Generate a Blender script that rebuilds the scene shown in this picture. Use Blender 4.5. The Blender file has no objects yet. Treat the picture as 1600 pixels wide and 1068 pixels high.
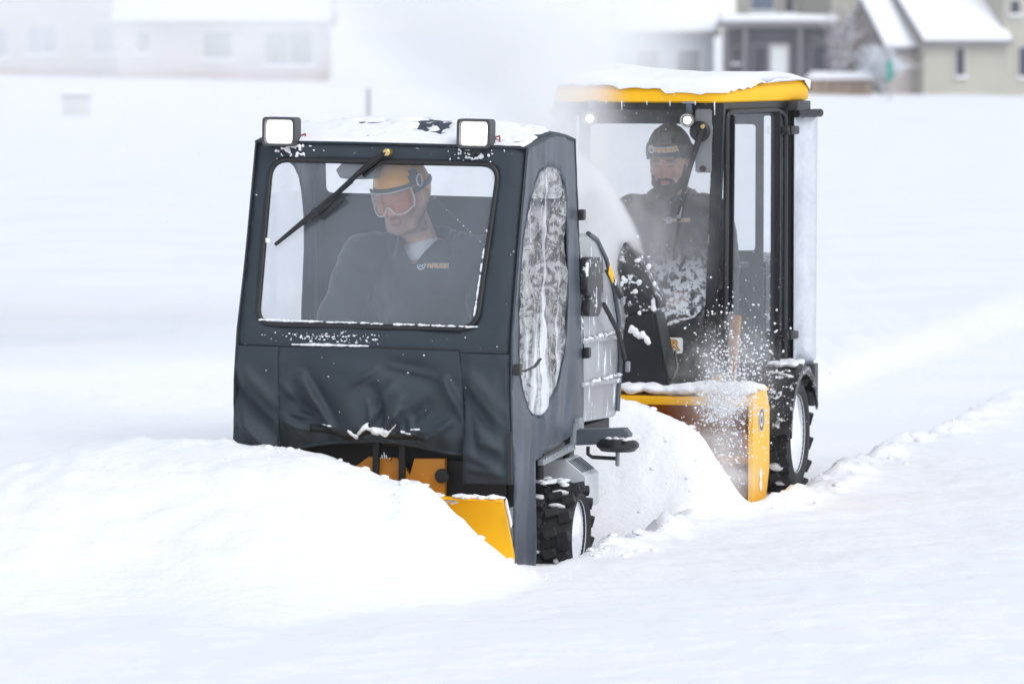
import bpy, bmesh, math, random
import numpy as np
from mathutils import Vector, Matrix, geometry, Euler
from mathutils.bvhtree import BVHTree
R = math.radians
SC = bpy.context.scene
COL = SC.collection
random.seed(7); RNG = np.random.default_rng(7)

# ------------------------------------------------------------------ camera
cam_d = bpy.data.cameras.new('camera'); cam = bpy.data.objects.new('camera', cam_d); COL.objects.link(cam)
cam.location = (0, 0, 2.4)
cam.rotation_euler = (R(90) - math.atan2(494, 7680), 0, 0)
cam_d.sensor_width = 36; cam_d.lens = 172.8
cam_d.clip_start = 0.5; cam_d.clip_end = 3000
cam_d.dof.use_dof = True; cam_d.dof.focus_distance = 22.6; cam_d.dof.aperture_fstop = 4.2
SC.camera = cam

# ------------------------------------------------------------------ sky, sun, exposure
SUN_EL, SUN_AZ = 52.0, 140.0       # azimuth clockwise from +Y: behind the camera, to the right
w = bpy.data.worlds.new('World'); SC.world = w; w.use_nodes = True
nt = w.node_tree; nt.nodes.clear()
sky = nt.nodes.new('ShaderNodeTexSky'); sky.sky_type = 'NISHITA'; sky.sun_disc = False
sky.sun_elevation = R(SUN_EL); sky.sun_rotation = R(SUN_AZ)
sky.air_density = 1.0; sky.dust_density = 0.6; sky.ozone_density = 1.0
hs = nt.nodes.new('ShaderNodeHueSaturation'); hs.inputs['Saturation'].default_value = 0.33
bg = nt.nodes.new('ShaderNodeBackground'); bg.inputs['Strength'].default_value = 0.15
ow = nt.nodes.new('ShaderNodeOutputWorld')
nt.links.new(sky.outputs[0], hs.inputs['Color']); nt.links.new(hs.outputs[0], bg.inputs[0]); nt.links.new(bg.outputs[0], ow.inputs[0])
sd = bpy.data.lights.new('sun', 'SUN'); sd.energy = 0.8; sd.angle = R(30); sd.color = (1, .975, .94)
so = bpy.data.objects.new('sun', sd); COL.objects.link(so)
az, el = R(SUN_AZ), R(SUN_EL)
sdir = Vector((math.sin(az) * math.cos(el), math.cos(az) * math.cos(el), math.sin(el)))
so.rotation_euler = sdir.to_track_quat('Z', 'Y').to_euler(); so.location = sdir * 60
SC.view_settings.view_transform = 'Standard'; SC.view_settings.look = 'None'
SC.view_settings.exposure = 0.52; SC.view_settings.gamma = 1
SC.view_settings.use_curve_mapping = False
SC.render.engine = 'CYCLES'
cy = SC.cycles
cy.use_denoising = True; cy.max_bounces = 12; cy.diffuse_bounces = 4; cy.glossy_bounces = 3
cy.transparent_max_bounces = 24; cy.transmission_bounces = 4; cy.volume_bounces = 8
cy.volume_step_rate = 2.5; cy.volume_max_steps = 64
cy.sample_clamp_indirect = 6

# ------------------------------------------------------------------ noise
def _h(i, j, k, s):
    v = np.sin(i * 127.1 + j * 311.7 + k * 74.7 + s * 53.3) * 43758.5453
    return v - np.floor(v)
def vn(x, y, z=0.0, s=0):
    x, y, z = np.broadcast_arrays(np.asarray(x, float), np.asarray(y, float), np.asarray(z, float))
    xi, yi, zi = np.floor(x), np.floor(y), np.floor(z)
    f = lambda t: t * t * t * (t * (t * 6 - 15) + 10)
    u, v, ww = f(x - xi), f(y - yi), f(z - zi)
    def pl(k):
        a = _h(xi, yi, k, s) * (1 - u) + _h(xi + 1, yi, k, s) * u
        b = _h(xi, yi + 1, k, s) * (1 - u) + _h(xi + 1, yi + 1, k, s) * u
        return a * (1 - v) + b * v
    return (pl(zi) * (1 - ww) + pl(zi + 1) * ww) * 2 - 1
def fbm(x, y, z=0.0, o=4, s=0, g=.5):
    t = 0; a = 1; n = 0
    for i in range(o):
        t = t + a * vn(np.asarray(x) * 2 ** i, np.asarray(y) * 2 ** i, np.asarray(z) * 2 ** i, s + i * 7); n += a; a *= g
    return t / n
def sst(a, b, x):
    t = np.clip((np.asarray(x, float) - a) / (b - a), 0, 1); return t * t * (3 - 2 * t)

# ------------------------------------------------------------------ materials
def _nodes(name):
    m = bpy.data.materials.new(name); m.use_nodes = True
    n = m.node_tree; n.nodes.clear(); o = n.nodes.new('ShaderNodeOutputMaterial')
    return m, n, o
def L(n, a, b): n.links.new(a, b)
def tex_noise(n, scale, detail=4, rough=.55, stretch=None, seed=0):
    tc = n.nodes.new('ShaderNodeTexCoord'); t = n.nodes.new('ShaderNodeTexNoise')
    t.inputs['Scale'].default_value = scale; t.inputs['Detail'].default_value = detail; t.inputs['Roughness'].default_value = rough
    mp = n.nodes.new('ShaderNodeMapping'); mp.inputs['Location'].default_value = (seed * 3.1, seed * 1.7, seed * 5.3)
    if stretch: mp.inputs['Scale'].default_value = stretch
    L(n, tc.outputs['Object'], mp.inputs[0]); L(n, mp.outputs[0], t.inputs['Vector'])
    return t
def ramp(n, src, a, b, ca=(0, 0, 0, 1), cb=(1, 1, 1, 1)):
    r = n.nodes.new('ShaderNodeValToRGB'); r.color_ramp.elements[0].position = a; r.color_ramp.elements[1].position = b
    r.color_ramp.elements[0].color = ca; r.color_ramp.elements[1].color = cb
    L(n, src, r.inputs[0]); return r
def mix(n, fac, a, b):
    m = n.nodes.new('ShaderNodeMix'); m.data_type = 'RGBA'
    for v, i in ((fac, 0), (a, 6), (b, 7)):
        if hasattr(v, 'is_output'): L(n, v, m.inputs[i])
        else: m.inputs[i].default_value = v if i == 0 else (*v[:3], 1)
    return m.outputs[2]
def mat(name, col, rough=.5, metal=0, var=.12, vscale=6, bump=0, bscale=60, frost=None, fscale=25, fstretch=None,
        up=None, coat=0, spec=.5, sheen=0, fcol=(.86, .88, .92), attr=None, fseed=0):
    """frost: noise threshold above which blown snow sticks; up: how far up-facing surfaces hold a dusting."""
    m, n, o = _nodes(name)
    b = n.nodes.new('ShaderNodeBsdfPrincipled'); L(n, b.outputs[0], o.inputs[0])
    b.inputs['Roughness'].default_value = rough; b.inputs['Metallic'].default_value = metal
    b.inputs['Coat Weight'].default_value = coat; b.inputs['Specular IOR Level'].default_value = spec
    b.inputs['Sheen Weight'].default_value = sheen
    if attr:
        at = n.nodes.new('ShaderNodeAttribute'); at.attribute_name = attr; base = at.outputs['Color']
        t = tex_noise(n, vscale * 3, 5); r = ramp(n, t.outputs[0], .3, .7, (1 - var,) * 3 + (1,), (1 + var,) * 3 + (1,))
        mm = n.nodes.new('ShaderNodeMix'); mm.data_type = 'RGBA'; mm.blend_type = 'MULTIPLY'; mm.inputs[0].default_value = 1
        L(n, base, mm.inputs[6]); L(n, r.outputs[0], mm.inputs[7]); c = mm.outputs[2]
    else:
        t = tex_noise(n, vscale, 6); lo = tuple(v * (1 - var) for v in col); hi = tuple(min(1, v * (1 + var)) for v in col)
        r = ramp(n, t.outputs[0], .3, .7, (*lo, 1), (*hi, 1)); c = r.outputs[0]
    fac = None
    if frost is not None:
        ft = tex_noise(n, fscale, 8, .68, fstretch, seed=fseed); fac = ramp(n, ft.outputs[0], frost, frost + .05).outputs[0]
    if up is not None:
        g = n.nodes.new('ShaderNodeNewGeometry'); sp = n.nodes.new('ShaderNodeSeparateXYZ'); L(n, g.outputs['Normal'], sp.inputs[0])
        ft = tex_noise(n, 30, 6, .6, seed=3); ad = n.nodes.new('ShaderNodeMath'); ad.operation = 'MULTIPLY_ADD'
        L(n, ft.outputs[0], ad.inputs[0]); ad.inputs[1].default_value = .7; L(n, sp.outputs['Z'], ad.inputs[2])
        f2 = ramp(n, ad.outputs[0], up, up + .15).outputs[0]
        if fac is None: fac = f2
        else:
            mx = n.nodes.new('ShaderNodeMath'); mx.operation = 'MAXIMUM'; L(n, fac, mx.inputs[0]); L(n, f2, mx.inputs[1]); fac = mx.outputs[0]
    if fac is not None:
        c = mix(n, fac, c, fcol)
        rr = n.nodes.new('ShaderNodeMath'); rr.operation = 'MULTIPLY_ADD'; L(n, fac, rr.inputs[0]); rr.inputs[1].default_value = .85 - rough; rr.inputs[2].default_value = rough
        L(n, rr.outputs[0], b.inputs['Roughness'])
    L(n, c, b.inputs['Base Color'])
    if bump:
        bt = tex_noise(n, bscale, 6, .6); bp = n.nodes.new('ShaderNodeBump'); bp.inputs['Strength'].default_value = bump; bp.inputs['Distance'].default_value = .004
        hsrc = bt.outputs[0]
        if fac is not None:
            ad = n.nodes.new('ShaderNodeMath'); ad.operation = 'ADD'; L(n, hsrc, ad.inputs[0]); L(n, fac, ad.inputs[1]); hsrc = ad.outputs[0]
        L(n, hsrc, bp.inputs['Height']); L(n, bp.outputs[0], b.inputs['Normal'])
    return m
def glass(name, tint=(.9, .93, .95), dust=.08, dcol=(.75, .8, .86), gloss=.06, frost=None, fscale=30, fden=.85, fstretch=None, bump=0, bscale=20, grad=None, rough=.02, dvar=.5):
    m, n, o = _nodes(name)
    tr = n.nodes.new('ShaderNodeBsdfTransparent'); tr.inputs[0].default_value = (*tint, 1)
    gl = n.nodes.new('ShaderNodeBsdfGlossy'); gl.inputs['Roughness'].default_value = rough; gl.inputs[0].default_value = (.95, .97, 1, 1)
    df = n.nodes.new('ShaderNodeBsdfDiffuse'); df.inputs[0].default_value = (*dcol, 1)
    fr = n.nodes.new('ShaderNodeLayerWeight'); fr.inputs[0].default_value = .35
    fm = n.nodes.new('ShaderNodeMath'); fm.operation = 'MULTIPLY_ADD'; L(n, fr.outputs['Fresnel'], fm.inputs[0]); fm.inputs[1].default_value = .5; fm.inputs[2].default_value = gloss
    m1 = n.nodes.new('ShaderNodeMixShader'); L(n, fm.outputs[0], m1.inputs[0]); L(n, tr.outputs[0], m1.inputs[1]); L(n, gl.outputs[0], m1.inputs[2])
    t = tex_noise(n, 4, 5); r = ramp(n, t.outputs[0], .25, .75, (dust * (1 - dvar),) * 3 + (1,), (dust * (1 + dvar),) * 3 + (1,)); fac = r.outputs[0]
    if frost is not None:
        ft = tex_noise(n, fscale, 9, .7, fstretch); f2 = ramp(n, ft.outputs[0], frost, frost + .08, (0, 0, 0, 1), (fden,) * 3 + (1,))
        src = f2.outputs[0]
        if grad:   # (z0, z1): snow holds below z0 and thins out to z1
            tc = n.nodes.new('ShaderNodeTexCoord'); sp = n.nodes.new('ShaderNodeSeparateXYZ'); L(n, tc.outputs['Object'], sp.inputs[0])
            mr = n.nodes.new('ShaderNodeMapRange'); L(n, sp.outputs['Z'], mr.inputs[0])
            mr.inputs[1].default_value = grad[0]; mr.inputs[2].default_value = grad[1]; mr.inputs[3].default_value = 1; mr.inputs[4].default_value = 0
            mu = n.nodes.new('ShaderNodeMath'); mu.operation = 'MULTIPLY'; L(n, mr.outputs[0], mu.inputs[0]); L(n, src, mu.inputs[1]); src = mu.outputs[0]
        mx = n.nodes.new('ShaderNodeMath'); mx.operation = 'MAXIMUM'; L(n, fac, mx.inputs[0]); L(n, src, mx.inputs[1]); fac = mx.outputs[0]
    if bump:
        bt = tex_noise(n, bscale, 3, .5, fstretch); bp = n.nodes.new('ShaderNodeBump'); bp.inputs['Strength'].default_value = bump; bp.inputs['Distance'].default_value = .01
        L(n, bt.outputs[0], bp.inputs['Height']); L(n, bp.outputs[0], gl.inputs['Normal'])
    m2 = n.nodes.new('ShaderNodeMixShader'); L(n, fac, m2.inputs[0]); L(n, m1.outputs[0], m2.inputs[1]); L(n, df.outputs[0], m2.inputs[2])
    L(n, m2.outputs[0], o.inputs[0]); return m
def emit(name, col, st):
    m, n, o = _nodes(name); e = n.nodes.new('ShaderNodeEmission'); e.inputs[0].default_value = (*col, 1); e.inputs[1].default_value = st
    L(n, e.outputs[0], o.inputs[0]); return m

M = {}
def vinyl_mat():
    """Crumpled clear vinyl: shiny where the creases turn, brown reflections painted in as patches elsewhere, white in streaks."""
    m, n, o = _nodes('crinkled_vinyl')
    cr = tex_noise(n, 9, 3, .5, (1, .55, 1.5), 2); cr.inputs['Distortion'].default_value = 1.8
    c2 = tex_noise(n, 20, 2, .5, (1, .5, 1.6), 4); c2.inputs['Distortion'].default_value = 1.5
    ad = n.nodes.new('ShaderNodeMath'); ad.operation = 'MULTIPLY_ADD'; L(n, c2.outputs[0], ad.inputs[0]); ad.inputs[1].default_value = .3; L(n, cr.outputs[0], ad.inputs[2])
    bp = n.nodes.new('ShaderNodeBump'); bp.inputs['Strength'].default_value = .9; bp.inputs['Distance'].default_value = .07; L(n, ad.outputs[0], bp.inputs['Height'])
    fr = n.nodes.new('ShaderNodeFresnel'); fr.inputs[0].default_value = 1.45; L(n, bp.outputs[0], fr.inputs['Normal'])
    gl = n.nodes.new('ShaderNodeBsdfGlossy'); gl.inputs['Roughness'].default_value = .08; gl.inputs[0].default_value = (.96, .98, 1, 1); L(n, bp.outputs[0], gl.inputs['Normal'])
    b = tex_noise(n, 9, 4, .6, (1, .5, 1.5), 5); b.inputs['Distortion'].default_value = 2.0  # brown patches: reflections and dim interior painted into tint and film
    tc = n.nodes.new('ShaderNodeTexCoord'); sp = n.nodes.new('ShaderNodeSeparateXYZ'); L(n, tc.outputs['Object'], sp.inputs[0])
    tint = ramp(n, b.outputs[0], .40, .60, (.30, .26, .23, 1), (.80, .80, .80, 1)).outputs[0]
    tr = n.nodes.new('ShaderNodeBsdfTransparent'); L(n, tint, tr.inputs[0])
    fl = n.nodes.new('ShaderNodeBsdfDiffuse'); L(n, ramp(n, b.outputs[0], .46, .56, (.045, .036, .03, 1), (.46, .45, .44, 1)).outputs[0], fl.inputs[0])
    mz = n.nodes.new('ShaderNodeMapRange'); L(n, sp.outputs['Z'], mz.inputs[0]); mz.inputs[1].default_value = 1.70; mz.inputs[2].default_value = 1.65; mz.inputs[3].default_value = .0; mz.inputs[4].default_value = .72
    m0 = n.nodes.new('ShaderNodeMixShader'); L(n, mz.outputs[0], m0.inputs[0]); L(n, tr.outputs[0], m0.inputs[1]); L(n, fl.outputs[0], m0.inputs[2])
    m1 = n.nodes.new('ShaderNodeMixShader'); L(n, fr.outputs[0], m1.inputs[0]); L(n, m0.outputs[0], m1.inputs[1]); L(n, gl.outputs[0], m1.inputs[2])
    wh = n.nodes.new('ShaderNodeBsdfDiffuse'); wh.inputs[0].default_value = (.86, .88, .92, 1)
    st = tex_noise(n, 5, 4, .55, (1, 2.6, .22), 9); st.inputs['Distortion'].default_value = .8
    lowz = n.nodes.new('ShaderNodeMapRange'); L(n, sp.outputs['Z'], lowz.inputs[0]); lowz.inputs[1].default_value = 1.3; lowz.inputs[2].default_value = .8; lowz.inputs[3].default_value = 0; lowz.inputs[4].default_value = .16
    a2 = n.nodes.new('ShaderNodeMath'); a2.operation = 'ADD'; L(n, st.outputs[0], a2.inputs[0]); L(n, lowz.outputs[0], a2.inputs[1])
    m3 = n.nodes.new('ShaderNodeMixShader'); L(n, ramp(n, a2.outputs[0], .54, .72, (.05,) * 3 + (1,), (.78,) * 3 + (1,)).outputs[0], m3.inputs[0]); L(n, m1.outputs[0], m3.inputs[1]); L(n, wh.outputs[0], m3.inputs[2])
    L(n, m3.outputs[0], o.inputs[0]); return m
def snow_mat():
    m, n, o = _nodes('snow'); b = n.nodes.new('ShaderNodeBsdfPrincipled'); L(n, b.outputs[0], o.inputs[0])
    b.inputs['Roughness'].default_value = .75; b.inputs['Specular IOR Level'].default_value = .25
    t = tex_noise(n, .6, 6); r = ramp(n, t.outputs[0], .3, .7, (.86, .875, .91, 1), (.91, .915, .93, 1)); L(n, r.outputs[0], b.inputs['Base Color'])
    t1 = tex_noise(n, 9, 8, .62); t2 = tex_noise(n, 90, 4, .6)
    ad = n.nodes.new('ShaderNodeMath'); ad.operation = 'MULTIPLY_ADD'; L(n, t2.outputs[0], ad.inputs[0]); ad.inputs[1].default_value = .12; L(n, t1.outputs[0], ad.inputs[2])
    bp = n.nodes.new('ShaderNodeBump'); bp.inputs['Strength'].default_value = .35; bp.inputs['Distance'].default_value = .05
    L(n, ad.outputs[0], bp.inputs['Height']); L(n, bp.outputs[0], b.inputs['Normal']); return m
M['snow'] = snow_mat()
M['fabric'] = mat('coated_fabric', (.020, .031, .043), .60, var=.15, bump=.25, bscale=500, sheen=.10, frost=.80, fscale=40)
M['fabric_top'] = mat('coated_fabric_dusted', (.020, .031, .043), .60, var=.15, bump=.25, bscale=500, sheen=.10, frost=.665, fscale=26, fstretch=(1, 1, 1.8))
M['fabric_side'] = mat('side_fabric', (.036, .050, .078), .40, var=.18, bump=.3, bscale=200, sheen=.1, frost=.80, fscale=20)
M['fabric_roof'] = mat('roof_fabric', (.03, .04, .06), .6, var=.2, frost=.60, fscale=14)
M['rubber'] = mat('black_rubber', (.012, .013, .015), .45, var=.2)
M['tyre'] = mat('tyre_rubber', (.018, .019, .021), .7, var=.3, bump=.3, bscale=120, frost=.66, fscale=60)
M['black'] = mat('black_plastic', (.016, .017, .019), .4, var=.2)
M['black_frost'] = mat('frosted_black_plastic', (.016, .018, .021), .4, var=.2, frost=.56, fscale=20)
M['black_dust'] = mat('dusted_black_paint', (.011, .013, .016), .35, var=.25, frost=.70, fscale=55)
M['chassis'] = mat('chassis_black', (.010, .010, .011), .6, var=.3)
M['yellow'] = mat('yellow_paint', (.95, .50, .003), .45, var=.05, spec=.3, frost=.70, fscale=30)
M['yellow_frost'] = mat('frosted_yellow_paint', (.93, .48, .004), .5, var=.06, spec=.3, frost=.66, fscale=22)
M['yellow_roof'] = mat('roof_yellow', (.96, .50, .002), .5, var=.04, spec=.3)
M['orange'] = mat('orange_paint', (.72, .27, .008), .4, var=.1, frost=.64, fscale=28)
M['silver'] = mat('frosted_silver', (.42, .43, .45), .38, metal=.35, var=.12, frost=.56, fscale=16, fstretch=(1, 1, .35), bump=.2, bscale=90)
M['steel'] = mat('grey_steel', (.30, .32, .345), .4, metal=.4, var=.12, frost=.68, fscale=30)
M['steel_dark'] = mat('dark_steel', (.09, .105, .125), .45, metal=.2, var=.15, frost=.68, fscale=35, up=1.25)
M['pale'] = mat('pale_grey_paint', (.58, .60, .63), .4, var=.05)
M['dgrey'] = mat('dark_grey_plastic', (.05, .055, .06), .5, var=.15, frost=.69, fscale=60)
M['grey'] = mat('grey_plastic', (.22, .23, .24), .5, var=.1)
M['white'] = mat('white_print', (.82, .83, .85), .5, var=.03)
M['orange_print'] = mat('orange_print', (.75, .36, .03), .5, var=.05)
M['dark_print'] = mat('dark_print', (.03, .035, .045), .5, var=.05)
M['red'] = mat('red_plastic', (.4, .02, .02), .4)
M['brass'] = mat('brass', (.7, .5, .2), .3, metal=.8)
M['chrome'] = mat('chrome', (.7, .71, .72), .2, metal=1, var=.05)
M['windscreen'] = glass('windscreen_vinyl', (.955, .97, .985), dust=.125, dcol=(.66, .73, .82), gloss=.05, frost=.80, fscale=40, dvar=.25)
M['rear_pane'] = glass('rear_vinyl', (.98, .985, .99), dust=.06, gloss=.03)
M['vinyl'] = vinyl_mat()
M['vinyl_plain'] = glass('clear_vinyl', (.97, .98, .99), dust=.10, gloss=.04)
M['cab_glass'] = glass('cab_glass', (.86, .88, .90), dust=.045, gloss=.05, frost=.45, fscale=30, fden=.9, grad=(1.0, 1.32))
M['door_glass'] = glass('door_glass', (.84, .87, .90), dust=.05, gloss=.06, frost=.62, fscale=50, fden=.7, grad=(.6, 1.5))
M['strip_glass'] = glass('strip_glass', (.9, .92, .95), dust=.45, dcol=(.82, .85, .9), gloss=.12)
M['lens'] = emit('lamp_lens', (1, .96, .88), 6)
M['lens2'] = emit('lamp_bulb', (1, 1, .93), 5)
M['reflector'] = mat('reflector', (.85, .83, .78), .15, metal=1)
M['skin'] = mat('skin', (.5, .3, .22), .5, var=.08, attr='Col', spec=.4)
M['jacket'] = mat('jacket_cloth', (.024, .029, .035), .85, var=.15, bump=.12, bscale=110, sheen=.3)
M['jacket2'] = mat('jacket_cloth_olive', (.034, .036, .035), .85, var=.15, bump=.12, bscale=110, sheen=.3)
M['tshirt'] = mat('white_cotton', (.78, .79, .84), .8, var=.04)
M['knit'] = mat('knit_wool', (.030, .034, .032), .9, var=.2, bump=.6, bscale=300, sheen=.4)
M['hair'] = mat('beard_hair', (.045, .028, .02), .7, var=.3, bump=.8, bscale=400)
M['helmet'] = mat('orange_shell', (.95, .42, .015), .35, var=.05, coat=.3)
M['helmet_grey'] = mat('grey_shell', (.07, .08, .085), .45, var=.1)
M['amber'] = glass('amber_lens', (.95, .62, .40), dust=.30, dcol=(.80, .36, .20), gloss=.10)
M['goggle_rim'] = mat('goggle_rim', (.62, .60, .54), .4, var=.05)

# ------------------------------------------------------------------ mesh helpers
def link(name, me, m=None, parent=None):
    o = bpy.data.objects.new(name, me); COL.objects.link(o)
    if m is not None and me is not None:
        for x in (m if isinstance(m, (list, tuple)) else [m]): me.materials.append(x)
    if parent: o.parent = parent
    return o
def tag(o, label=None, cat=None, group=None, kind=None):
    for k, v in (('label', label), ('category', cat), ('group', group), ('kind', kind)):
        if v: o[k] = v
    return o
def empty(name, loc, rot=(0, 0, 0)):
    o = bpy.data.objects.new(name, None); COL.objects.link(o); o.location = loc; o.rotation_euler = rot
    o.empty_display_size = .2; return o
def fin(bm, name, m, parent=None, smooth=35):
    bmesh.ops.recalc_face_normals(bm, faces=bm.faces)
    me = bpy.data.meshes.new(name); bm.to_mesh(me); bm.free()
    if smooth:
        me.polygons.foreach_set('use_smooth', [True] * len(me.polygons)); me.set_sharp_from_angle(angle=R(smooth))
    return link(name, me, m, parent)
def from_np(name, v, f, m, parent=None, smooth=True):
    me = bpy.data.meshes.new(name); me.from_pydata([tuple(p) for p in v], [], [tuple(q) for q in f]); me.update()
    if smooth: me.polygons.foreach_set('use_smooth', [True] * len(me.polygons))
    return link(name, me, m, parent)
def b_box(bm, c, s, bev=0, rot=None, seg=2):
    g = bmesh.ops.create_cube(bm, size=1); vs = g['verts']
    mt = Matrix.Translation(c) @ (Euler(rot).to_matrix().to_4x4() if rot else Matrix()) @ Matrix.Diagonal((*s, 1))
    bmesh.ops.transform(bm, matrix=mt, verts=vs)
    if bev:
        es = list({e for v in vs for e in v.link_edges})
        bmesh.ops.bevel(bm, geom=es, offset=bev, segments=seg, affect='EDGES', profile=.6)
def box(name, c, s, m, parent=None, bev=.006, rot=None):
    bm = bmesh.new(); b_box(bm, c, s, min(bev, min(s) * .45), rot); return fin(bm, name, m, parent)
def b_tube(bm, path, r, n=8, cap=True, flat=None):
    P = [Vector(p) for p in path]; rs = r if isinstance(r, (list, tuple)) else [r] * len(P); rings = []
    up0 = Vector((0, 0, 1)); prev = None
    for i, p in enumerate(P):
        d = (P[min(i + 1, len(P) - 1)] - P[max(i - 1, 0)]).normalized()
        a = d.cross(up0 if abs(d.z) < .95 else Vector((0, 1, 0))).normalized() if prev is None else (prev - d * prev.dot(d)).normalized()
        prev = a; c = d.cross(a)
        rings.append([bm.verts.new(p + (a * math.cos(t) * (flat[0] if flat else 1) + c * math.sin(t) * (flat[1] if flat else 1)) * rs[i]) for t in (2 * math.pi * k / n for k in range(n))])
    for A_, B_ in zip(rings, rings[1:]):
        for k in range(n): bm.faces.new((A_[k], A_[(k + 1) % n], B_[(k + 1) % n], B_[k]))
    if cap: bm.faces.new(rings[0][::-1]); bm.faces.new(rings[-1])
def tube(name, path, r, m, parent=None, n=8, flat=None, closed=False):
    bm = bmesh.new()
    if closed: path = list(path) + [path[0], path[1]]
    b_tube(bm, path, r, n, not closed, flat); return fin(bm, name, m, parent, 50)
def b_prism(bm, pts, axis, a0, a1, bev=0):
    """pts: outline in the two other axes (order x,y,z without axis)."""
    def p3(p, a): q = list(p); q.insert(axis, a); return q
    A_ = [bm.verts.new(p3(p, a0)) for p in pts]; B_ = [bm.verts.new(p3(p, a1)) for p in pts]; n = len(pts)
    fs = [bm.faces.new(A_), bm.faces.new(B_[::-1])] + [bm.faces.new((A_[i], B_[i], B_[(i + 1) % n], A_[(i + 1) % n])) for i in range(n)]
    if bev:
        es = list({e for f in fs for e in f.edges}); bmesh.ops.recalc_face_normals(bm, faces=fs)
        bmesh.ops.bevel(bm, geom=es, offset=bev, segments=3, affect='EDGES', profile=.6)
def prism(name, pts, axis, a0, a1, m, parent=None, bev=0):
    bm = bmesh.new(); b_prism(bm, pts, axis, a0, a1, bev); return fin(bm, name, m, parent)
def b_lathe(bm, prof, axis=0, n=32, c=(0, 0, 0), closed=True):
    rings = []
    for k in range(n):
        t = 2 * math.pi * k / n; ring = []
        for a, r in prof:
            q = [math.cos(t) * r, math.sin(t) * r]; q.insert(axis, a); ring.append(bm.verts.new(Vector(q) + Vector(c)))
        rings.append(ring)
    m = len(prof)
    for k in range(n):
        A_, B_ = rings[k], rings[(k + 1) % n]
        for i in range(m if closed else m - 1): bm.faces.new((A_[i], B_[i], B_[(i + 1) % m], A_[(i + 1) % m]))
def lathe(name, prof, m, parent=None, axis=0, n=32, c=(0, 0, 0), closed=True):
    bm = bmesh.new(); b_lathe(bm, prof, axis, n, c, closed); return fin(bm, name, m, parent)
def disc_prof(a0, a1, r, e=.004):   # closed profile of a solid disc (tiny hole avoided by r=1e-4)
    return [(a0, 1e-4), (a0, r - e), (a0 + (e if a1 > a0 else -e), r), (a1 - (e if a1 > a0 else -e), r), (a1, r - e), (a1, 1e-4)]
def rounded(corners, rad, seg=6):
    out = []; n = len(corners); rad = rad if isinstance(rad, (list, tuple)) else [rad] * n
    for i in range(n):
        p0, p, p1 = Vector(corners[i - 1]), Vector(corners[i]), Vector(corners[(i + 1) % n])
        a, b = (p0 - p), (p1 - p); d = min(rad[i], a.length * .49, b.length * .49)
        s, e = p + a.normalized() * d, p + b.normalized() * d
        for k in range(seg + 1):
            t = k / seg; out.append(tuple(s * (1 - t) ** 2 + p * 2 * t * (1 - t) + e * t * t))
    return out
def inside(p, poly):
    x, y = p; c = False; n = len(poly); j = n - 1
    for i in range(n):
        xi, yi = poly[i]; xj, yj = poly[j]
        if (yi > y) != (yj > y) and x < (xj - xi) * (y - yi) / (yj - yi) + xi: c = not c
        j = i
    return c
def dens(poly, step):
    out = []
    for i in range(len(poly)):
        a, b = Vector(poly[i]), Vector(poly[(i + 1) % len(poly)]); k = max(1, int((b - a).length / step))
        out += [tuple(a + (b - a) * (t / k)) for t in range(k)]
    return out
def path(pts, step):
    out = []
    for a, b in zip(pts, pts[1:]):
        a, b = Vector(a), Vector(b); k = max(1, int((b - a).length / step)); out += [tuple(a + (b - a) * (t / k)) for t in range(k)]
    return out + [tuple(pts[-1])]
def sheet(name, outer, holes, step, fn, m, parent=None, thick=.003):
    """A cut sheet: constrained Delaunay of an outline with holes, bent into shape by fn(u, v) -> xyz."""
    outer = dens(outer, step); holes = [dens(h, step) for h in holes]
    us = [p[0] for p in outer]; vs = [p[1] for p in outer]; pts = []; edges = []
    for loop in [outer] + holes:
        b = len(pts); pts += loop; edges += [(b + i, b + (i + 1) % len(loop)) for i in range(len(loop))]
    bp = np.array(pts); row = 0; v = min(vs) + step * .5
    while v < max(vs):
        u = min(us) + step * (.5 if row % 2 else .25)
        while u < max(us):
            if inside((u, v), outer) and not any(inside((u, v), h) for h in holes) and np.min((bp[:, 0] - u) ** 2 + (bp[:, 1] - v) ** 2) > (step * .45) ** 2:
                pts.append((u, v))
            u += step
        v += step * .87; row += 1
    r = geometry.delaunay_2d_cdt([Vector(p) for p in pts], edges, [], 0, 1e-6)
    V, F = r[0], []
    for f in r[2]:
        c = (sum(V[i][0] for i in f) / 3, sum(V[i][1] for i in f) / 3)
        if inside(c, outer) and not any(inside(c, h) for h in holes): F.append(f)
    o = from_np(name, [fn(p[0], p[1]) for p in V], F, m, parent)
    if thick:
        s = o.modifiers.new('thickness', 'SOLIDIFY'); s.thickness = thick; s.offset = 0
    return o
def folds(segs, u, v):
    d = 0.0
    for (a, b, c, e, wd, am) in segs:
        dx, dy = c - a, e - b; l2 = dx * dx + dy * dy; t = max(0, min(1, ((u - a) * dx + (v - b) * dy) / l2))
        q = ((u - a - t * dx) ** 2 + (v - b - t * dy) ** 2) / (wd * wd)
        d += am * math.exp(-q) * (.35 + .65 * math.sin(math.pi * (t * .8 + .15)))
    return d
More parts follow.
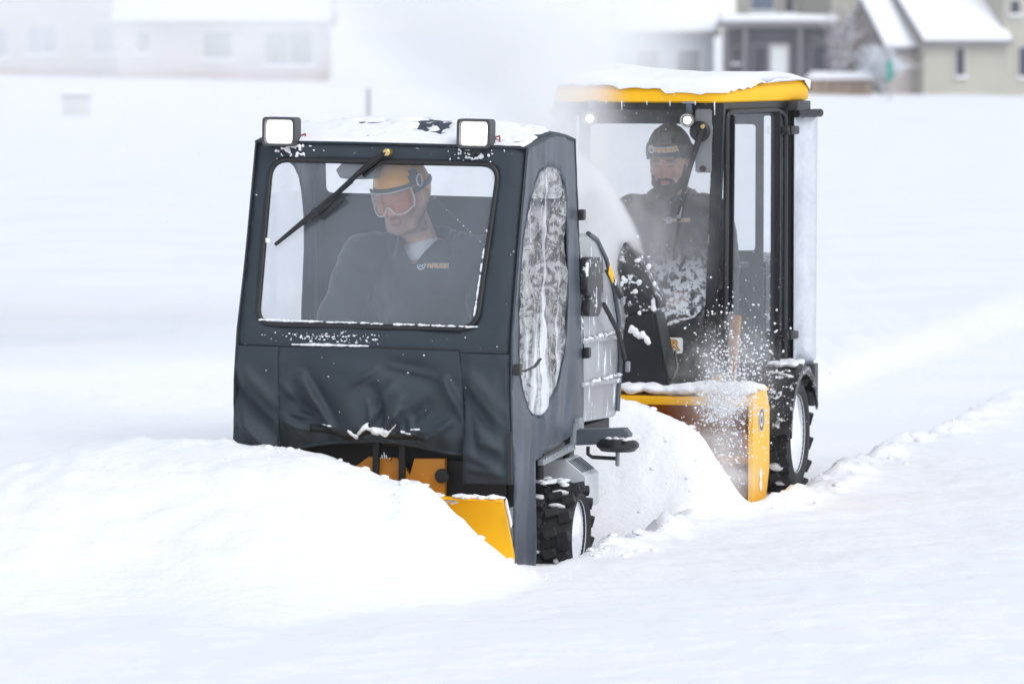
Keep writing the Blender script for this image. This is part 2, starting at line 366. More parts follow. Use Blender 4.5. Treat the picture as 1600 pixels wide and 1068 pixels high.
def remesh(name, bm, vox, mats, parent=None, smooth=4, disp=None):
    """Fuse overlapping closed shapes into one continuous surface."""
    me = bpy.data.meshes.new('tmp'); bm.to_mesh(me); bm.free(); o = bpy.data.objects.new('tmp', me); COL.objects.link(o)
    r = o.modifiers.new('r', 'REMESH'); r.mode = 'VOXEL'; r.voxel_size = vox
    s = o.modifiers.new('s', 'SMOOTH'); s.factor = .5; s.iterations = smooth
    dg = bpy.context.evaluated_depsgraph_get(); me2 = bpy.data.meshes.new_from_object(o.evaluated_get(dg))
    bpy.data.objects.remove(o); bpy.data.meshes.remove(me); me2.name = name
    if disp:
        n = len(me2.vertices); co = np.empty(n * 3); me2.vertices.foreach_get('co', co); co = co.reshape(-1, 3)
        no = np.empty(n * 3); me2.vertices.foreach_get('normal', no); no = no.reshape(-1, 3)
        co = co + no * disp(co)[:, None]; me2.vertices.foreach_set('co', co.ravel()); me2.update()
    me2.polygons.foreach_set('use_smooth', [True] * len(me2.polygons))
    return link(name, me2, mats, parent)
def b_ell(bm, c, r, mt=None, sub=3):
    g = bmesh.ops.create_icosphere(bm, subdivisions=sub, radius=1)
    t = Matrix.Translation(c) @ Matrix.Diagonal((*(r if hasattr(r, '__len__') else (r,) * 3), 1))
    bmesh.ops.transform(bm, matrix=(mt @ t) if mt else t, verts=g['verts'])
def b_cap(bm, p0, p1, r0, r1, mt=None):
    p0, p1 = Vector(p0), Vector(p1)
    if mt: p0, p1 = mt @ p0, mt @ p1; k = mt.to_scale().x; r0, r1 = r0 * k, r1 * k
    n = max(2, int((p1 - p0).length / (min(r0, r1) * .7)) + 1)
    b_tube(bm, [p0.lerp(p1, k / n) for k in range(n + 1)], [r0 + (r1 - r0) * k / n for k in range(n + 1)], 12)
    b_ell(bm, p0, r0, sub=2); b_ell(bm, p1, r1, sub=2)
_ICO = {}
def ico(sub):
    if sub not in _ICO:
        b = bmesh.new(); bmesh.ops.create_icosphere(b, subdivisions=sub, radius=1); b.verts.ensure_lookup_table()
        _ICO[sub] = (np.array([v.co[:] for v in b.verts]), np.array([[v.index for v in f.verts] for f in b.faces])); b.free()
    return _ICO[sub]
def lump_mesh(name, spots, seed, sub, rough):
    bv, bf = ico(sub); S = np.array(spots, float); n = len(S); rg = np.random.default_rng(seed)
    V = np.repeat(bv[None], n, 0); c = S[:, None, :3] * 9
    V = V * (1 + rough * vn(V[..., 0] * 1.7 + c[..., 0], V[..., 1] * 1.7 + c[..., 1], V[..., 2] * 1.7 + c[..., 2], seed))[..., None]
    V = V * S[:, None, 3:6]; a = rg.random(n) * 6.28 * .12; ca, sa = np.cos(a)[:, None], np.sin(a)[:, None]
    V = np.stack([V[..., 0] * ca - V[..., 1] * sa, V[..., 0] * sa + V[..., 1] * ca, V[..., 2]], -1) + S[:, None, :3]
    F = (bf[None] + (np.arange(n) * len(bv))[:, None, None]).reshape(-1, 3); V = V.reshape(-1, 3)
    me = bpy.data.meshes.new(name); me.vertices.add(len(V)); me.vertices.foreach_set('co', V.ravel()); me.loops.add(F.size); me.loops.foreach_set('vertex_index', F.ravel())
    me.polygons.add(len(F)); me.polygons.foreach_set('loop_start', np.arange(0, F.size, 3)); me.polygons.foreach_set('use_smooth', [True] * len(F)); me.update(); return me
def snow_lumps(name, spots, parent=None, seed=1, sub=2, fuse=0):
    """spots: (x, y, z, rx, ry, rz). Clinging snow from overlapping bits, fused into one surface where fuse is a voxel size."""
    me = lump_mesh(name, spots, seed, sub, .35)
    if fuse: bm = bmesh.new(); bm.from_mesh(me); bpy.data.meshes.remove(me); return remesh(name, bm, fuse, M['snow'], parent, 3)
    return link(name, me, M['snow'], parent)
def text_mesh(s, size, extrude=.0006, spacing=1.0, bold=0.0, shear=0):
    c = bpy.data.curves.new('t', 'FONT'); c.body = s; c.size = size; c.extrude = extrude; c.space_character = spacing; c.offset = bold; c.shear = shear
    c.align_x = 'CENTER'; c.align_y = 'CENTER'; c.resolution_u = 3
    o = bpy.data.objects.new('t', c); COL.objects.link(o); dg = bpy.context.evaluated_depsgraph_get()
    me = bpy.data.meshes.new_from_object(o.evaluated_get(dg)); bpy.data.objects.remove(o); bpy.data.curves.remove(c); return me

# ------------------------------------------------------------------ ground: one sheet of snow
A_LOC, A_ROT = (-.57, 21.75, -.07), (0, R(1.0), R(-15))
B_LOC, B_ROT = (.65, 24.9, 0), (0, 0, R(-15))
def gh(x, y):
    x = np.asarray(x, float); y = np.asarray(y, float)
    s = x * .9659 - y * .2588; t = x * .2588 + y * .9659
    d = np.sqrt(x * x + y * y)
    zf = (-.57 - .0194 * np.clip(x, -60, 60)) * sst(45, 230, y)
    u = .06 + .035 * fbm(x * .5, y * .5, o=3, s=3) + .012 * fbm(x * 2.3, y * 2.3, o=3, s=5) + .010 * fbm(x * 6, y * 6, o=3, s=6)
    # cleared lane
    wob = .10 * fbm(t * 1.3, s * .2, o=3, s=11)
    near = -5.33 + .31 * sst(22.5, 23.7, t) + wob
    far = np.where(t < 25.2, -7.0, -7.0 + .55 * sst(25.2, 27, t)) - wob * .6
    lane = sst(near + .05, near - .12, s) * sst(far - .08, far + .15, s) * sst(20.45, 20.6, t)
    fl = -.105 + .095 * sst(21.2, 24.6, t) + .012 * fbm(x * 6, y * 6, o=3, s=21)
    z = u * (1 - lane) + fl * lane
    clod = np.clip(fbm(x * 7, y * 7, o=4, s=31, g=.6), -.3, 1)
    rn = np.exp(-((s - near - .10) / .13) ** 2) * sst(20.7, 21.3, t); z += rn * (.035 + .085 * clod) * (1 - .3 * sst(22, 30, t))
    rf = np.exp(-((s - far + .30) / .42) ** 2) * sst(24, 26, t) * (1 - .6 * sst(28, 50, t)); z += rf * (.045 + .025 * clod)
    # tyre-churned shelf beside the front wheel
    # heap pushed up by the plow
    hx = [-9, -4.5, -3.0, -2.45, -2.1, -1.9, -1.63, -1.18, -.95, -.70, -.56, -.50, -.435, -.36, -.30, -.16, -.03, .08, .25, .6]
    hz = [0, .10, .30, .40, .49, .55, .585, .575, .55, .505, .455, .435, .445, .395, .325, .20, .10, .05, .01, 0]
    hc = np.interp(x + .03 * vn(y * 4, x * 3, s=8), hx, hz)
    yc = 20.965 - .268 * (np.maximum(x, -1.7) + .06) - .35 * sst(-1.5, -2.6, x)
    df = np.maximum(yc - y, 0); db = np.maximum(y - yc, 0)
    wb = .10 + 1.1 * sst(-1.38, -2.0, x)
    wf = .55 + .75 * sst(.2, -1.2, x)
    hp = hc * np.where(y < yc, np.exp(-(df / wf) ** 2), np.exp(-(db / wb) ** 2))
    lump = fbm(x * 2.2, y * 2.2, o=5, s=41, g=.55)
    z = np.maximum(z, z * .2 + hp * (1 + .10 * lump) + .02 * clod * sst(.05, .3, hp))
    # bank in front of the blower
    bc = np.interp(x + .04 * vn(y * 3, x * 4, s=18), [-1.6, -.6, .3, .62, .80, .90, 1.0, 1.12, 1.25, 1.6], [0, .5, .60, .575, .50, .42, .24, .10, .03, 0])
    yb = 23.86 - .268 * (x - .887)
    db = np.maximum(y - yb, 0); df = np.maximum(yb - y, 0)
    z = np.maximum(z, z * .3 + bc * np.where(y < yb, np.exp(-(df / .42) ** 2), np.exp(-(db / .11) ** 2)) * (1 + .10 * lump) + .03 * clod * (bc > .05) * np.exp(-(df / .5) ** 2 - (db / .1) ** 2))
    # soft drifts further out
    z += .10 * fbm(x * .12, y * .07, o=3, s=51) * sst(30, 60, y) + .03 * fbm(x * .8, y * .35, o=3, s=61) * sst(27, 40, y)
    return z + zf
def axis(lo, hi, step, far_lo, far_hi, g=1.13):
    a = list(np.arange(lo, hi, step)); d = step; v = hi; up = []
    while v < far_hi: up.append(v); d *= g; v += d
    d = step; v = lo - step; dn = []
    while v > far_lo: dn.append(v); d *= g; v -= d
    return np.array(dn[::-1] + a + up)
gx = axis(-2.7, 3.1, .028, -900, 900, 1.10); gy = axis(17.4, 29.0, .040, -60, 1800, 1.06)
X, Y = np.meshgrid(gx, gy); Z = gh(X, Y); nx, ny = len(gx), len(gy)
idx = np.arange(nx * ny).reshape(ny, nx)
F = np.stack([idx[:-1, :-1], idx[:-1, 1:], idx[1:, 1:], idx[1:, :-1]], -1).reshape(-1, 4)
me = bpy.data.meshes.new('snow_ground'); me.vertices.add(nx * ny); me.vertices.foreach_set('co', np.stack([X, Y, Z], -1).ravel())
me.loops.add(F.size); me.loops.foreach_set('vertex_index', F.ravel()); me.polygons.add(len(F))
me.polygons.foreach_set('loop_start', np.arange(0, F.size, 4)); me.polygons.foreach_set('use_smooth', [True] * len(F)); me.update(); me.validate()
ground = link('snow_ground', me, M['snow']); tag(ground, kind='structure')
def g1(x, y): return float(gh(np.array([x]), np.array([y]))[0])

# loose snow crumbs along the ridges and the heap
cr = []
for k in range(150):
    t = 20.9 + 9 * random.random() ** 1.6; s = -5.33 + .31 * float(sst(23.3, 23.7, t)) + random.gauss(.10, .10)
    x, y = s * .9659 + t * .2588, -s * .2588 + t * .9659; r = .004 + .020 * random.random() ** 4
    cr.append((x, y, g1(x, y) + r * .1, r * 1.5, r * 1.2, r * .75))
for k in range(70):
    x = random.uniform(-1.2, .25); y = 20.965 - .268 * (x + .06) - abs(random.gauss(0, .12)) - .02; r = .004 + .014 * random.random() ** 4
    cr.append((x, y, g1(x, y) + r * .1, r * 1.5, r * 1.2, r * .75))
for k in range(20):
    x = random.uniform(.5, 1.3); y = 23.86 - .268 * (x - .887) - abs(random.gauss(0, .2)); r = .004 + .014 * random.random() ** 4
    cr.append((x, y, g1(x, y) + r * .1, r * 1.5, r * 1.2, r * .75))
tag(snow_lumps('snow_crumbs', cr, seed=5, sub=2), 'loose white snow crumbs scattered along the plowed ridges', 'snow', kind='stuff')

# ------------------------------------------------------------------ far buildings
M['stucco'] = mat('beige_stucco', (.44, .42, .36), .9, var=.06, vscale=.6, bump=.2, bscale=8)
M['stucco_p'] = mat('pinkish_stucco', (.42, .37, .35), .9, var=.06, vscale=.6)
M['stucco_b'] = mat('pale_blue_siding', (.42, .45, .50), .9, var=.06, vscale=.6)
M['trimw'] = mat('pale_trim', (.55, .53, .52), .8, var=.05)
M['trimd'] = mat('grey_fascia', (.20, .19, .20), .8, var=.08)
M['darkwall'] = mat('dark_grey_siding', (.105, .105, .115), .85, var=.15, vscale=1)
M['pane'] = mat('dark_pane', (.03, .035, .05), .12, var=.3, vscale=1)
M['pane_blue'] = mat('sky_pane', (.12, .17, .26), .12, var=.2, vscale=1)
M['brickred'] = mat('red_brown_brick', (.30, .17, .13), .9, var=.2, vscale=2)
M['stone'] = mat('tan_stone', (.38, .28, .21), .9, var=.25, vscale=1.2, bump=.4, bscale=10)
M['door'] = mat('white_door', (.75, .78, .76), .6, var=.03)

def window(parent, axis, at, u0, u1, z0, z1, pane='pane', frame='trimw', mull=0, out=-1):
    """A framed window on a wall; axis 1: wall faces -y at y=at, axis 0: wall faces along x."""
    def pb(bm, ua, ub, za, zb, d0, d1):
        a, b = sorted((at + out * d0, at + out * d1))
        c = ((ua + ub) / 2, (a + b) / 2, (za + zb) / 2) if axis == 1 else ((a + b) / 2, (ua + ub) / 2, (za + zb) / 2)
        s = (ub - ua, b - a, zb - za) if axis == 1 else (b - a, ub - ua, zb - za); b_box(bm, c, s)
    t = .10; bm = bmesh.new()
    pb(bm, u0 - t, u0, z0 - t, z1 + t, -.05, .08); pb(bm, u1, u1 + t, z0 - t, z1 + t, -.05, .08)
    pb(bm, u0, u1, z1, z1 + t, -.05, .08); pb(bm, u0, u1, z0 - t, z0, -.05, .10)
    for k in range(mull):
        um = u0 + (u1 - u0) * (k + 1) / (mull + 1); pb(bm, um - .04, um + .04, z0, z1, -.03, .06)
    wdw = fin(bm, 'window', M[frame], parent, 0)
    bm = bmesh.new(); pb(bm, u0, u1, z0, z1, -.04, .02); fin(bm, 'pane', M[pane], wdw, 0)
    bm = bmesh.new(); pb(bm, u0 - .1, u1 + .1, z0 - t, z0 - t + .12, .085, .18); fin(bm, 'sill_snow', M['snow'], wdw, 0)
def gable(parent, x0, x1, y0, y1, zb, ze, rise, wall='stucco', snow=.22, over=.4, ridge='x', fascia='trimd'):
    """A block with a gabled snow-covered roof; ridge along x or y."""
    bm = bmesh.new()
    if ridge == 'x':
        ym = (y0 + y1) / 2; b_prism(bm, [(y0, zb), (y1, zb), (y1, ze), (ym, ze + rise), (y0, ze)], 0, x0, x1)
    else:
        xm = (x0 + x1) / 2; b_prism(bm, [(x0, zb), (x1, zb), (x1, ze), (xm, ze + rise), (x0, ze)], 1, y0, y1)
    fin(bm, 'wall', M[wall], parent, 0)
    lo, hi = (y0, y1) if ridge == 'x' else (x0, x1); mid = (lo + hi) / 2; sl = rise / (mid - lo); o = over
    a0, a1 = (x0 - o * .7, x1 + o * .7) if ridge == 'x' else (y0 - o * .7, y1 + o * .7); ax = 0 if ridge == 'x' else 1
    th = .16
    rf = prism('roof', [(lo - o, ze - o * sl + .02), (mid, ze + rise + .02), (hi + o, ze - o * sl + .02), (hi + o, ze - o * sl + .02 + th), (mid, ze + rise + .02 + th), (lo - o, ze - o * sl + .02 + th)], ax, a0, a1, M[fascia], parent)
    t2 = th + .025
    prism('roof_snow', [(lo - o + .05, ze - o * sl + t2 + .05), (mid, ze + rise + t2), (hi + o - .05, ze - o * sl + t2 + .05), (hi + o - .05, ze - o * sl + t2 + snow), (mid, ze + rise + t2 + snow * 1.1), (lo - o + .05, ze - o * sl + t2 + snow)], ax, a0 + .05, a1 - .05, M['snow'], rf, bev=.06)
    return rf

# beige house with the snowy gabled wing
h = empty('beige_house', (19.9, 238, -1.1), (0, 0, R(25)))
tag(h, 'large beige stucco house with two snowy gabled roofs and narrow dark windows', 'house')
gable(h, 0, 4.5, 0, 6, -.4, 2.85, 2.35)
gable(h, -1.6, -.02, .9, 5.2, -.4, 2.6, 2.0, wall='stucco_p')
box('main_wall', (12.52, 5.0, 4.3), (15.98, 9.8, 9.4), M['stucco'], h, bev=0)
box('upper_wall', (3.6, 9.6, 5.6), (9.6, 5.0, 8.4), M['stucco'], h, bev=0)
window(h, 1, 0, 1.75, 2.25, 1.05, 2.4); window(h, 1, .1, 5.35, 5.85, 1.0, 2.45); window(h, 1, .1, 9.0, 9.6, 1.0, 2.45)
window(h, 1, .1, 4.85, 5.4, 4.05, 4.7); window(h, 1, .1, 8.6, 9.2, 4.05, 4.7); window(h, 0, -1.6, 2.2, 3.6, 1.1, 2.2, mull=1)
# back part of the same terrace, facing the field
t = empty('beige_townhouse', (11.5, 247, -1.2)); tag(t, 'tall beige townhouse wall rising behind the dark porch, blue upstairs window', 'house')
box('wall', (4.0, 3, 4.6), (8.0, 6, 10), M['stucco'], t, bev=0)
box('corner_wall', (4.75, -.14, 4.6), (.9, .28, 10), M['trimw'], t, bev=0)
window(t, 1, 0, .5, 1.6, 4.35, 6.2, pane='pane_blue'); window(t, 1, 0, 2.2, 2.6, 4.25, 5.6)
window(t, 1, 0, 5.55, 6.4, 3.9, 6.4, pane='pane', frame='stucco_p', mull=2); window(t, 1, 0, 5.5, 5.95, .9, 2.7, frame='stucco_p'); window(t, 1, 0, 6.5, 6.95, .9, 2.7, frame='stucco_p')
# dark porch
p = empty('dark_porch', (10.1, 236, -1.1)); tag(p, 'dark grey flat-roofed porch with a white door and snow on its roof', 'porch')
box('wall', (2.7, 2.0, 1.55), (5.1, 3.6, 3.7), M['darkwall'], p, bev=0)
rf = box('roof', (2.7, 1.8, 3.55), (5.7, 4.6, .28), M['trimd'], p, bev=.02); prism('roof_snow', [(-.1, 3.70), (5.5, 3.70), (5.4, 3.98), (2.5, 4.08), (.0, 4.02)], 1, -.45, 4.0, M['snow'], rf, bev=.06)
for x in (.12, 1.05, 3.7, 5.2): box('post', (x, -.3, 1.7), (.2, .2, 3.4), M['trimd'], p, bev=0)
box('door', (2.72, .16, 1.35), (.72, .08, 2.1), M['door'], p); box('door_frame', (2.72, .19, 1.42), (.95, .04, 2.4), M['trimw'], p)
window(p, 1, .2, 4.3, 4.9, 1.3, 2.5, frame='trimd'); window(p, 1, .2, 1.5, 2.1, .9, 2.5, frame='trimd'); window(p, 1, .2, .5, .8, 1.7, 2.4, frame='trimd')
# snowy low roof left of the porch
l = empty('snow_roofed_garage', (5.2, 239, -1.1)); tag(l, 'pale blue garage under a thick white snow roof beside the dark porch', 'garage')
gable(l, 0, 4.6, 0, 7, -.4, 3.25, 2.6, wall='stucco_b', snow=.35)
window(l, 1, 0, .8, 1.9, 1.0, 2.3); window(l, 1, 0, 2.8, 3.9, 1.0, 2.3)
# stone planter wall, one stone at a time
sw = empty('stone_planter', (14.0, 231, -1.1)); tag(sw, 'low tan stone planter wall capped with white snow', 'planter')
box('core', (1.45, .42, .45), (2.8, .5, .9), M['trimd'], sw, bev=0)
rs = random.Random(4); z = -.15
for row in range(4):
    x = 0.0
    while x < 2.8:
        wd = min(rs.uniform(.32, .6), 2.9 - x); hh = .27
        if wd > .12: box('stone', (x + wd / 2, .09 + rs.uniform(-.03, .02), z + hh / 2), (wd - .04, .3, hh - .035), M['stone'], sw, bev=.05)
        x += wd
    z += .28
prism('snow_cap', [(-.15, .98), (3.05, .98), (3.1, 1.15), (2.4, 1.30), (.6, 1.33), (-.2, 1.15)], 1, -.25, .8, M['snow'], sw, bev=.05)
# street sign
zg = g1(16.0, 208); s = empty('green_sign', (15.95, 208, zg)); tag(s, 'small green sign on a thin post in the snow before the beige house', 'sign')
M['green'] = mat('green_sign_paint', (.03, .30, .24), .5); box('panel', (0, 0, 1.25), (.26, .03, .85), M['green'], s, bev=.01); tube('post', [(0, .03, -.3), (0, .03, 1.7)], .035, M['steel'], s)
# frosted shrub in front of the gable
def bare_tree(name, loc, height, spread, n1, n2, bark, frost, seed, label, cat):
    rt = empty(name, loc); tag(rt, label, cat); rr = random.Random(seed); bm = bmesh.new(); bt = bmesh.new()
    b_tube(bm, [(0, 0, -.3), (.03, 0, height * .25), (0, .02, height * .5)], [.09, .07, .05], 7)
    for i in range(n1):
        a = rr.random() * 6.28; z0 = height * rr.uniform(.08, .5); tip = Vector((math.cos(a) * spread * rr.uniform(.35, 1), math.sin(a) * spread * rr.uniform(.35, 1), height * rr.uniform(.45, 1)))
        st = Vector((0, 0, z0)); md = st.lerp(tip, .5) + Vector((rr.gauss(0, .1), rr.gauss(0, .1), .12)); b_tube(bm, [st, md, tip], [.035, .022, .01], 5)
        for j in range(n2):
            q = st.lerp(tip, rr.uniform(.3, 1)); e = q + Vector((rr.gauss(0, .3), rr.gauss(0, .3), rr.uniform(-.1, .4)))
            b_tube(bt, [q, q.lerp(e, .5) + Vector((rr.gauss(0, .04),) * 3), e], [.022, .016, .008], 4)
    fin(bm, 'trunk', bark, rt); fin(bt, 'crown', frost, rt)
M['bark'] = mat('frosted_bark', (.22, .19, .19), .9, var=.2, frost=.5, fscale=6); M['twig'] = mat('frosted_twigs', (.42, .46, .50), .9, var=.25, frost=.45, fscale=5)
bare_tree('frosted_shrub', (17.2, 229, g1(17.2, 229)), 2.5, 1.25, 46, 16, M['bark'], M['twig'], 3, 'bare frosted shrub, pale blue grey, growing before the beige gable', 'shrub')
M['twig_r'] = mat('pinkish_twigs', (.40, .33, .34), .9, var=.2, frost=.52, fscale=5)
bare_tree('bare_tree', (15.6, 233, g1(15.6, 233)), 4.6, 1.3, 26, 10, M['bark'], M['twig_r'], 9, 'thin bare pinkish tree dusted with frost by the townhouse corner', 'tree')
# houses lost in the blowing snow
q = empty('pale_house', (-27, 243, -.3)); tag(q, 'pale beige house with blue windows faded by blowing snow', 'house')
box('wall', (4.3, 3, 3.0), (9.4, 6, 7), M['stucco_p'], q, bev=0)
window(q, 1, 0, 1.2, 2.1, 1.15, 2.6, pane='pane_blue'); window(q, 1, 0, 3.1, 4.5, 1.3, 2.7, pane='pane_blue', mull=1); window(q, 1, 0, 6.3, 7.4, 1.3, 2.7, pane='pane_blue')
box('base_course', (4.3, -.06, .1), (9.5, .12, .9), M['brickred'], q, bev=0)
v = empty('brown_house', (-19.2, 239, -.4)); tag(v, 'brown house with a wide dark window and brick base behind drifting snow', 'house')
gable(v, 0, 10.2, 0, 6, -.3, 3.0, 1.6, wall='stucco_p')
window(v, 1, 0, 1.0, 1.6, 1.5, 2.5); window(v, 1, 0, 4.2, 5.6, 1.2, 2.5); window(v, 1, 0, 7.2, 9.5, .9, 2.5, pane='pane', mull=1)
box('base_course', (5.1, -.07, .25), (10.3, .14, .7), M['brickred'], v, bev=0)
# utility box and pole in the field
bx_, by_ = -12.3, 139; ub = empty('utility_cabinet', (bx_, by_, g1(bx_, by_))); tag(ub, 'grey utility cabinet half buried in the white field', 'cabinet')
box('body', (0, 0, .22), (.75, .5, .6), M['trimw'], ub, bev=.03); box('lid', (0, 0, .55), (.8, .55, .06), M['trimd'], ub); box('snow_cap', (0, 0, .65), (.78, .53, .13), M['snow'], ub, bev=.05)
po = tube('field_post', [(-3.5, 120, g1(-3.5, 120) - .3), (-3.5, 120, g1(-3.5, 120) + .95)], .05, M['trimd'], None, n=10); tag(po, 'thin grey post standing alone in the snowy field', 'post')

# ------------------------------------------------------------------ wheels
def wheel(parent, c, r, wd, rim_r, lug, nl, side=1, snow_hub=True, seed=1):
    """axle along x; side=+1: outer face towards +x."""
    wh = empty('wheel', c); wh.parent = parent; h = wd / 2; rr = random.Random(seed)
    bm = bmesh.new(); ri = r - lug
    b_lathe(bm, [(-h * .85, rim_r), (-h, rim_r + .02), (-h * 1.04, (rim_r + ri) / 2), (-h * .92, ri - .012), (-h * .6, ri), (h * .6, ri), (h * .92, ri - .012), (h * 1.04, (rim_r + ri) / 2), (h, rim_r + .02), (h * .85, rim_r)], 0, 56)
    fin(bm, 'tyre', M['tyre'], wh)
    bm = bmesh.new(); da = 2 * math.pi / nl
    for k in range(nl):
        for s_ in (-1, 1):
            a = k * da + (da / 2 if s_ > 0 else 0)
            for (xc, ww, dl, al) in ((s_ * h * .30, h * .52, 0, .42), (s_ * h * .82, h * .48, .16, .50)):
                aa = a + dl * da * 1.2; rot = Euler((aa, 0, 0)).to_matrix().to_4x4()
                g = bmesh.ops.create_cube(bm, size=1)['verts']
                mt = rot @ Matrix.Translation((xc, 0, ri + lug * .42)) @ Euler((0, (-.22 * s_ if abs(xc) > h * .6 else 0), s_ * .30)).to_matrix().to_4x4() @ Matrix.Diagonal((ww, da * r * al, lug * 1.25, 1))
                bmesh.ops.transform(bm, matrix=mt, verts=g)
                bmesh.ops.bevel(bm, geom=list({e for v in g for e in v.link_edges}), offset=.004, segments=1, affect='EDGES')
    fin(bm, 'tread', M['tyre'], wh)
    # snow packed between the lugs
    bm = bmesh.new()
    for k in range(nl):
        for s_ in (-1, 1):
            if rr.random() < .72:
                a = k * da + (da / 2 if s_ > 0 else 0) + da * .52
                g = bmesh.ops.create_icosphere(bm, subdivisions=2, radius=1)['verts']
                for v in g: v.co *= 1 + .4 * rr.uniform(-.5, .5)
                bmesh.ops.transform(bm, matrix=Euler((a, 0, 0)).to_matrix().to_4x4() @ Matrix.Translation((s_ * h * rr.uniform(.2, .7), 0, ri + lug * .25)) @ Matrix.Diagonal((h * rr.uniform(.18, .36), da * r * rr.uniform(.10, .2), lug * .55, 1)), verts=g)
    fin(bm, 'packed_snow', M['snow'], wh, 70)
    bm = bmesh.new(); o = side * h
    b_lathe(bm, [(o * .55, 1e-4), (o * .55, rim_r * .5), (o * .35, rim_r * .9), (o * .9, rim_r + .004), (o * .8, rim_r + .012), (-o * .8, rim_r + .012), (-o * .8, 1e-4)], 0, 40)
    fin(bm, 'rim', M['pale'], wh)
    if snow_hub:
        bm = bmesh.new(); n = 36; rings = [[bm.verts.new((o * (.70 + .18 * (1 - q * q)) + .012 * float(vn(q * 3 * math.cos(t), q * 3 * math.sin(t), s=seed)), math.cos(t) * q * (rim_r + .004), math.sin(t) * q * (rim_r + .004))) for t in (2 * math.pi * k / n for k in range(n))] for q in (.08, .3, .55, .78, 1.0)]
        for A_, B_ in zip(rings, rings[1:]):
            for k in range(n): bm.faces.new((A_[k], A_[(k + 1) % n], B_[(k + 1) % n], B_[k]))
        bm.faces.new(rings[0]); fin(bm, 'hub_snow', M['snow'], wh)
    return wh

# ------------------------------------------------------------------ plow tractor with the fabric cab
ta = empty('plow_tractor', A_LOC, A_ROT)
tag(ta, 'plow tractor in a dark grey fabric cab with two square lit lamps', 'tractor')
def yf(z): return -.22 * min(1., max(0, (1.94 - z) / .82)) - (.02 * min(1, (1.12 - z) / .5) if z < 1.12 else 0)
WIN = rounded([(-.545, 1.868), (.508, 1.872), (.466, 1.156), (-.538, 1.146)], [.085, .085, .085, .075], 8)
def inset(poly, d):
    c = Vector((sum(p[0] for p in poly) / len(poly), sum(p[1] for p in poly) / len(poly)))
    return [(p[0] - math.copysign(d, p[0] - c.x) * min(1, abs(p[0] - c.x) / .4), p[1] - math.copysign(d, p[1] - c.y) * min(1, abs(p[1] - c.y) / .3)) for p in poly]
def f_front(u, v):
    b = .012 * float(fbm(u * 2.5, v * 2.5, o=3, s=2)) * sst(1.4, 1.1, v) + .004 * float(fbm(u * 7, v * 5, o=2, s=4))
    fo = folds([(-.62, 1.32, -.45, 1.12, .03, -.008), (-.60, 1.18, -.40, 1.06, .03, -.007), (.60, 1.3, .5, 1.1, .03, .006)], u, v)
    ed = .02 * sst(.56, .625, abs(u))
    return (u, yf(v) + b + fo + ed, v)
sheet('front_panel', rounded([(-.626, 1.943), (.621, 1.943), (.617, 1.30), (.621, 1.045), (-.634, 1.045), (-.632, 1.25)], [.03, .03, .2, .01, .01, .2], 4), [WIN], .026, f_front, M['fabric_top'], ta, .004)
def f_apron(u, v):
    k = sst(1.05, .98, v)
    seg = [(-.33, .92, -.16, .70, .022, .016), (-.30, .93, -.18, .72, .05, -.012), (.02, .88, .06, .72, .030, -.014), (.10, .90, -.02, .69, .02, .010), (-.35, .82, -.24, .74, .025, -.010),
           (.10, .98, .33, .92, .05, -.012), (.33, .93, .42, .78, .022, .014), (.14, .84, .07, .70, .028, .012), (.26, .82, .13, .70, .03, -.012), (.36, .74, .25, .66, .02, .012), (-.10, .82, -.06, .68, .05, .010),
           (-.40, .75, -.30, .65, .02, .010), (-.2, .99, .0, .95, .04, .006), (.18, .76, .20, .66, .015, .009)]
    crisp = [(-.315, .93, -.17, .70, .010, .011), (-.245, .80, -.19, .70, .009, -.007), (.0, .82, .03, .70, .010, .008), (.05, .86, .075, .71, .009, -.008), (.15, .80, .085, .70, .010, .010), (.125, .78, .15, .70, .009, .008), (.33, .94, .40, .83, .010, .009), (.37, .75, .27, .66, .010, .009), (.08, .985, .34, .935, .014, .008), (-.08, .90, .02, .965, .014, .007), (-.40, .88, -.33, .80, .012, .007), (-.38, .72, -.28, .69, .010, .008), (-.36, .76, -.25, .745, .010, .007)]
    seg = seg + crisp
    g = .008 * math.sin(u * 62 + 2.2 * float(vn(u * 6, 3, s=3))) * sst(.72, .64, v)
    bulge = -.028 * math.sin(math.pi * min(1, max(0, (u + .427) / .85))) * sst(1.05, .85, v) + .03 * sst(.70, .60, v)
    n = .014 * float(fbm(u * 4, v * 4, o=3, s=9)) * k
    return (u, yf(v) - .010 + bulge + g - 2.4 * folds(seg, u, v) * k + n, v)
AP = [(-.427, 1.051), (-.1, 1.062), (.391, 1.062), (.41, .95), (.424, .80), (.432, .66), (.424, .600), (.36, .606), (.325, .611), (.22, .632), (.12, .646), (.03, .648), (-.056, .644), (-.14, .636), (-.232, .623), (-.31, .606), (-.379, .587), (-.425, .57), (-.425, .8)]
apron = sheet('apron', AP, [], .0105, f_apron, M['fabric'], ta, .004)
def f_flap(u, v):
    n = .010 * float(fbm(u * 5, v * 5, o=3, s=15)) * sst(1.05, .95, v)
    seg = [(.45, .95, .60, .80, .03, .012), (.44, .86, .56, .70, .025, -.010), (.50, .70, .63, .60, .025, .010), (.45, .62, .60, .53, .02, .009), (-.60, .95, -.45, .80, .03, .012), (-.62, .85, -.44, .66, .03, -.012), (-.60, .72, -.45, .60, .025, .012), (.58, .98, .60, .7, .02, -.006), (.46, .55, .62, .52, .012, .008), (.46, .90, .60, .74, .012, .008), (.50, .66, .62, .64, .010, .007), (.45, .80, .50, .60, .012, -.006), (-.60, .90, -.46, .74, .012, .008), (-.58, .70, -.46, .58, .012, .008)]
    return (u, yf(v) - .016 - 2.2 * folds(seg, u, v) + n + .02 * sst(.57, .64, abs(u)) + .012 * sst(.45, .41, abs(u)), v)
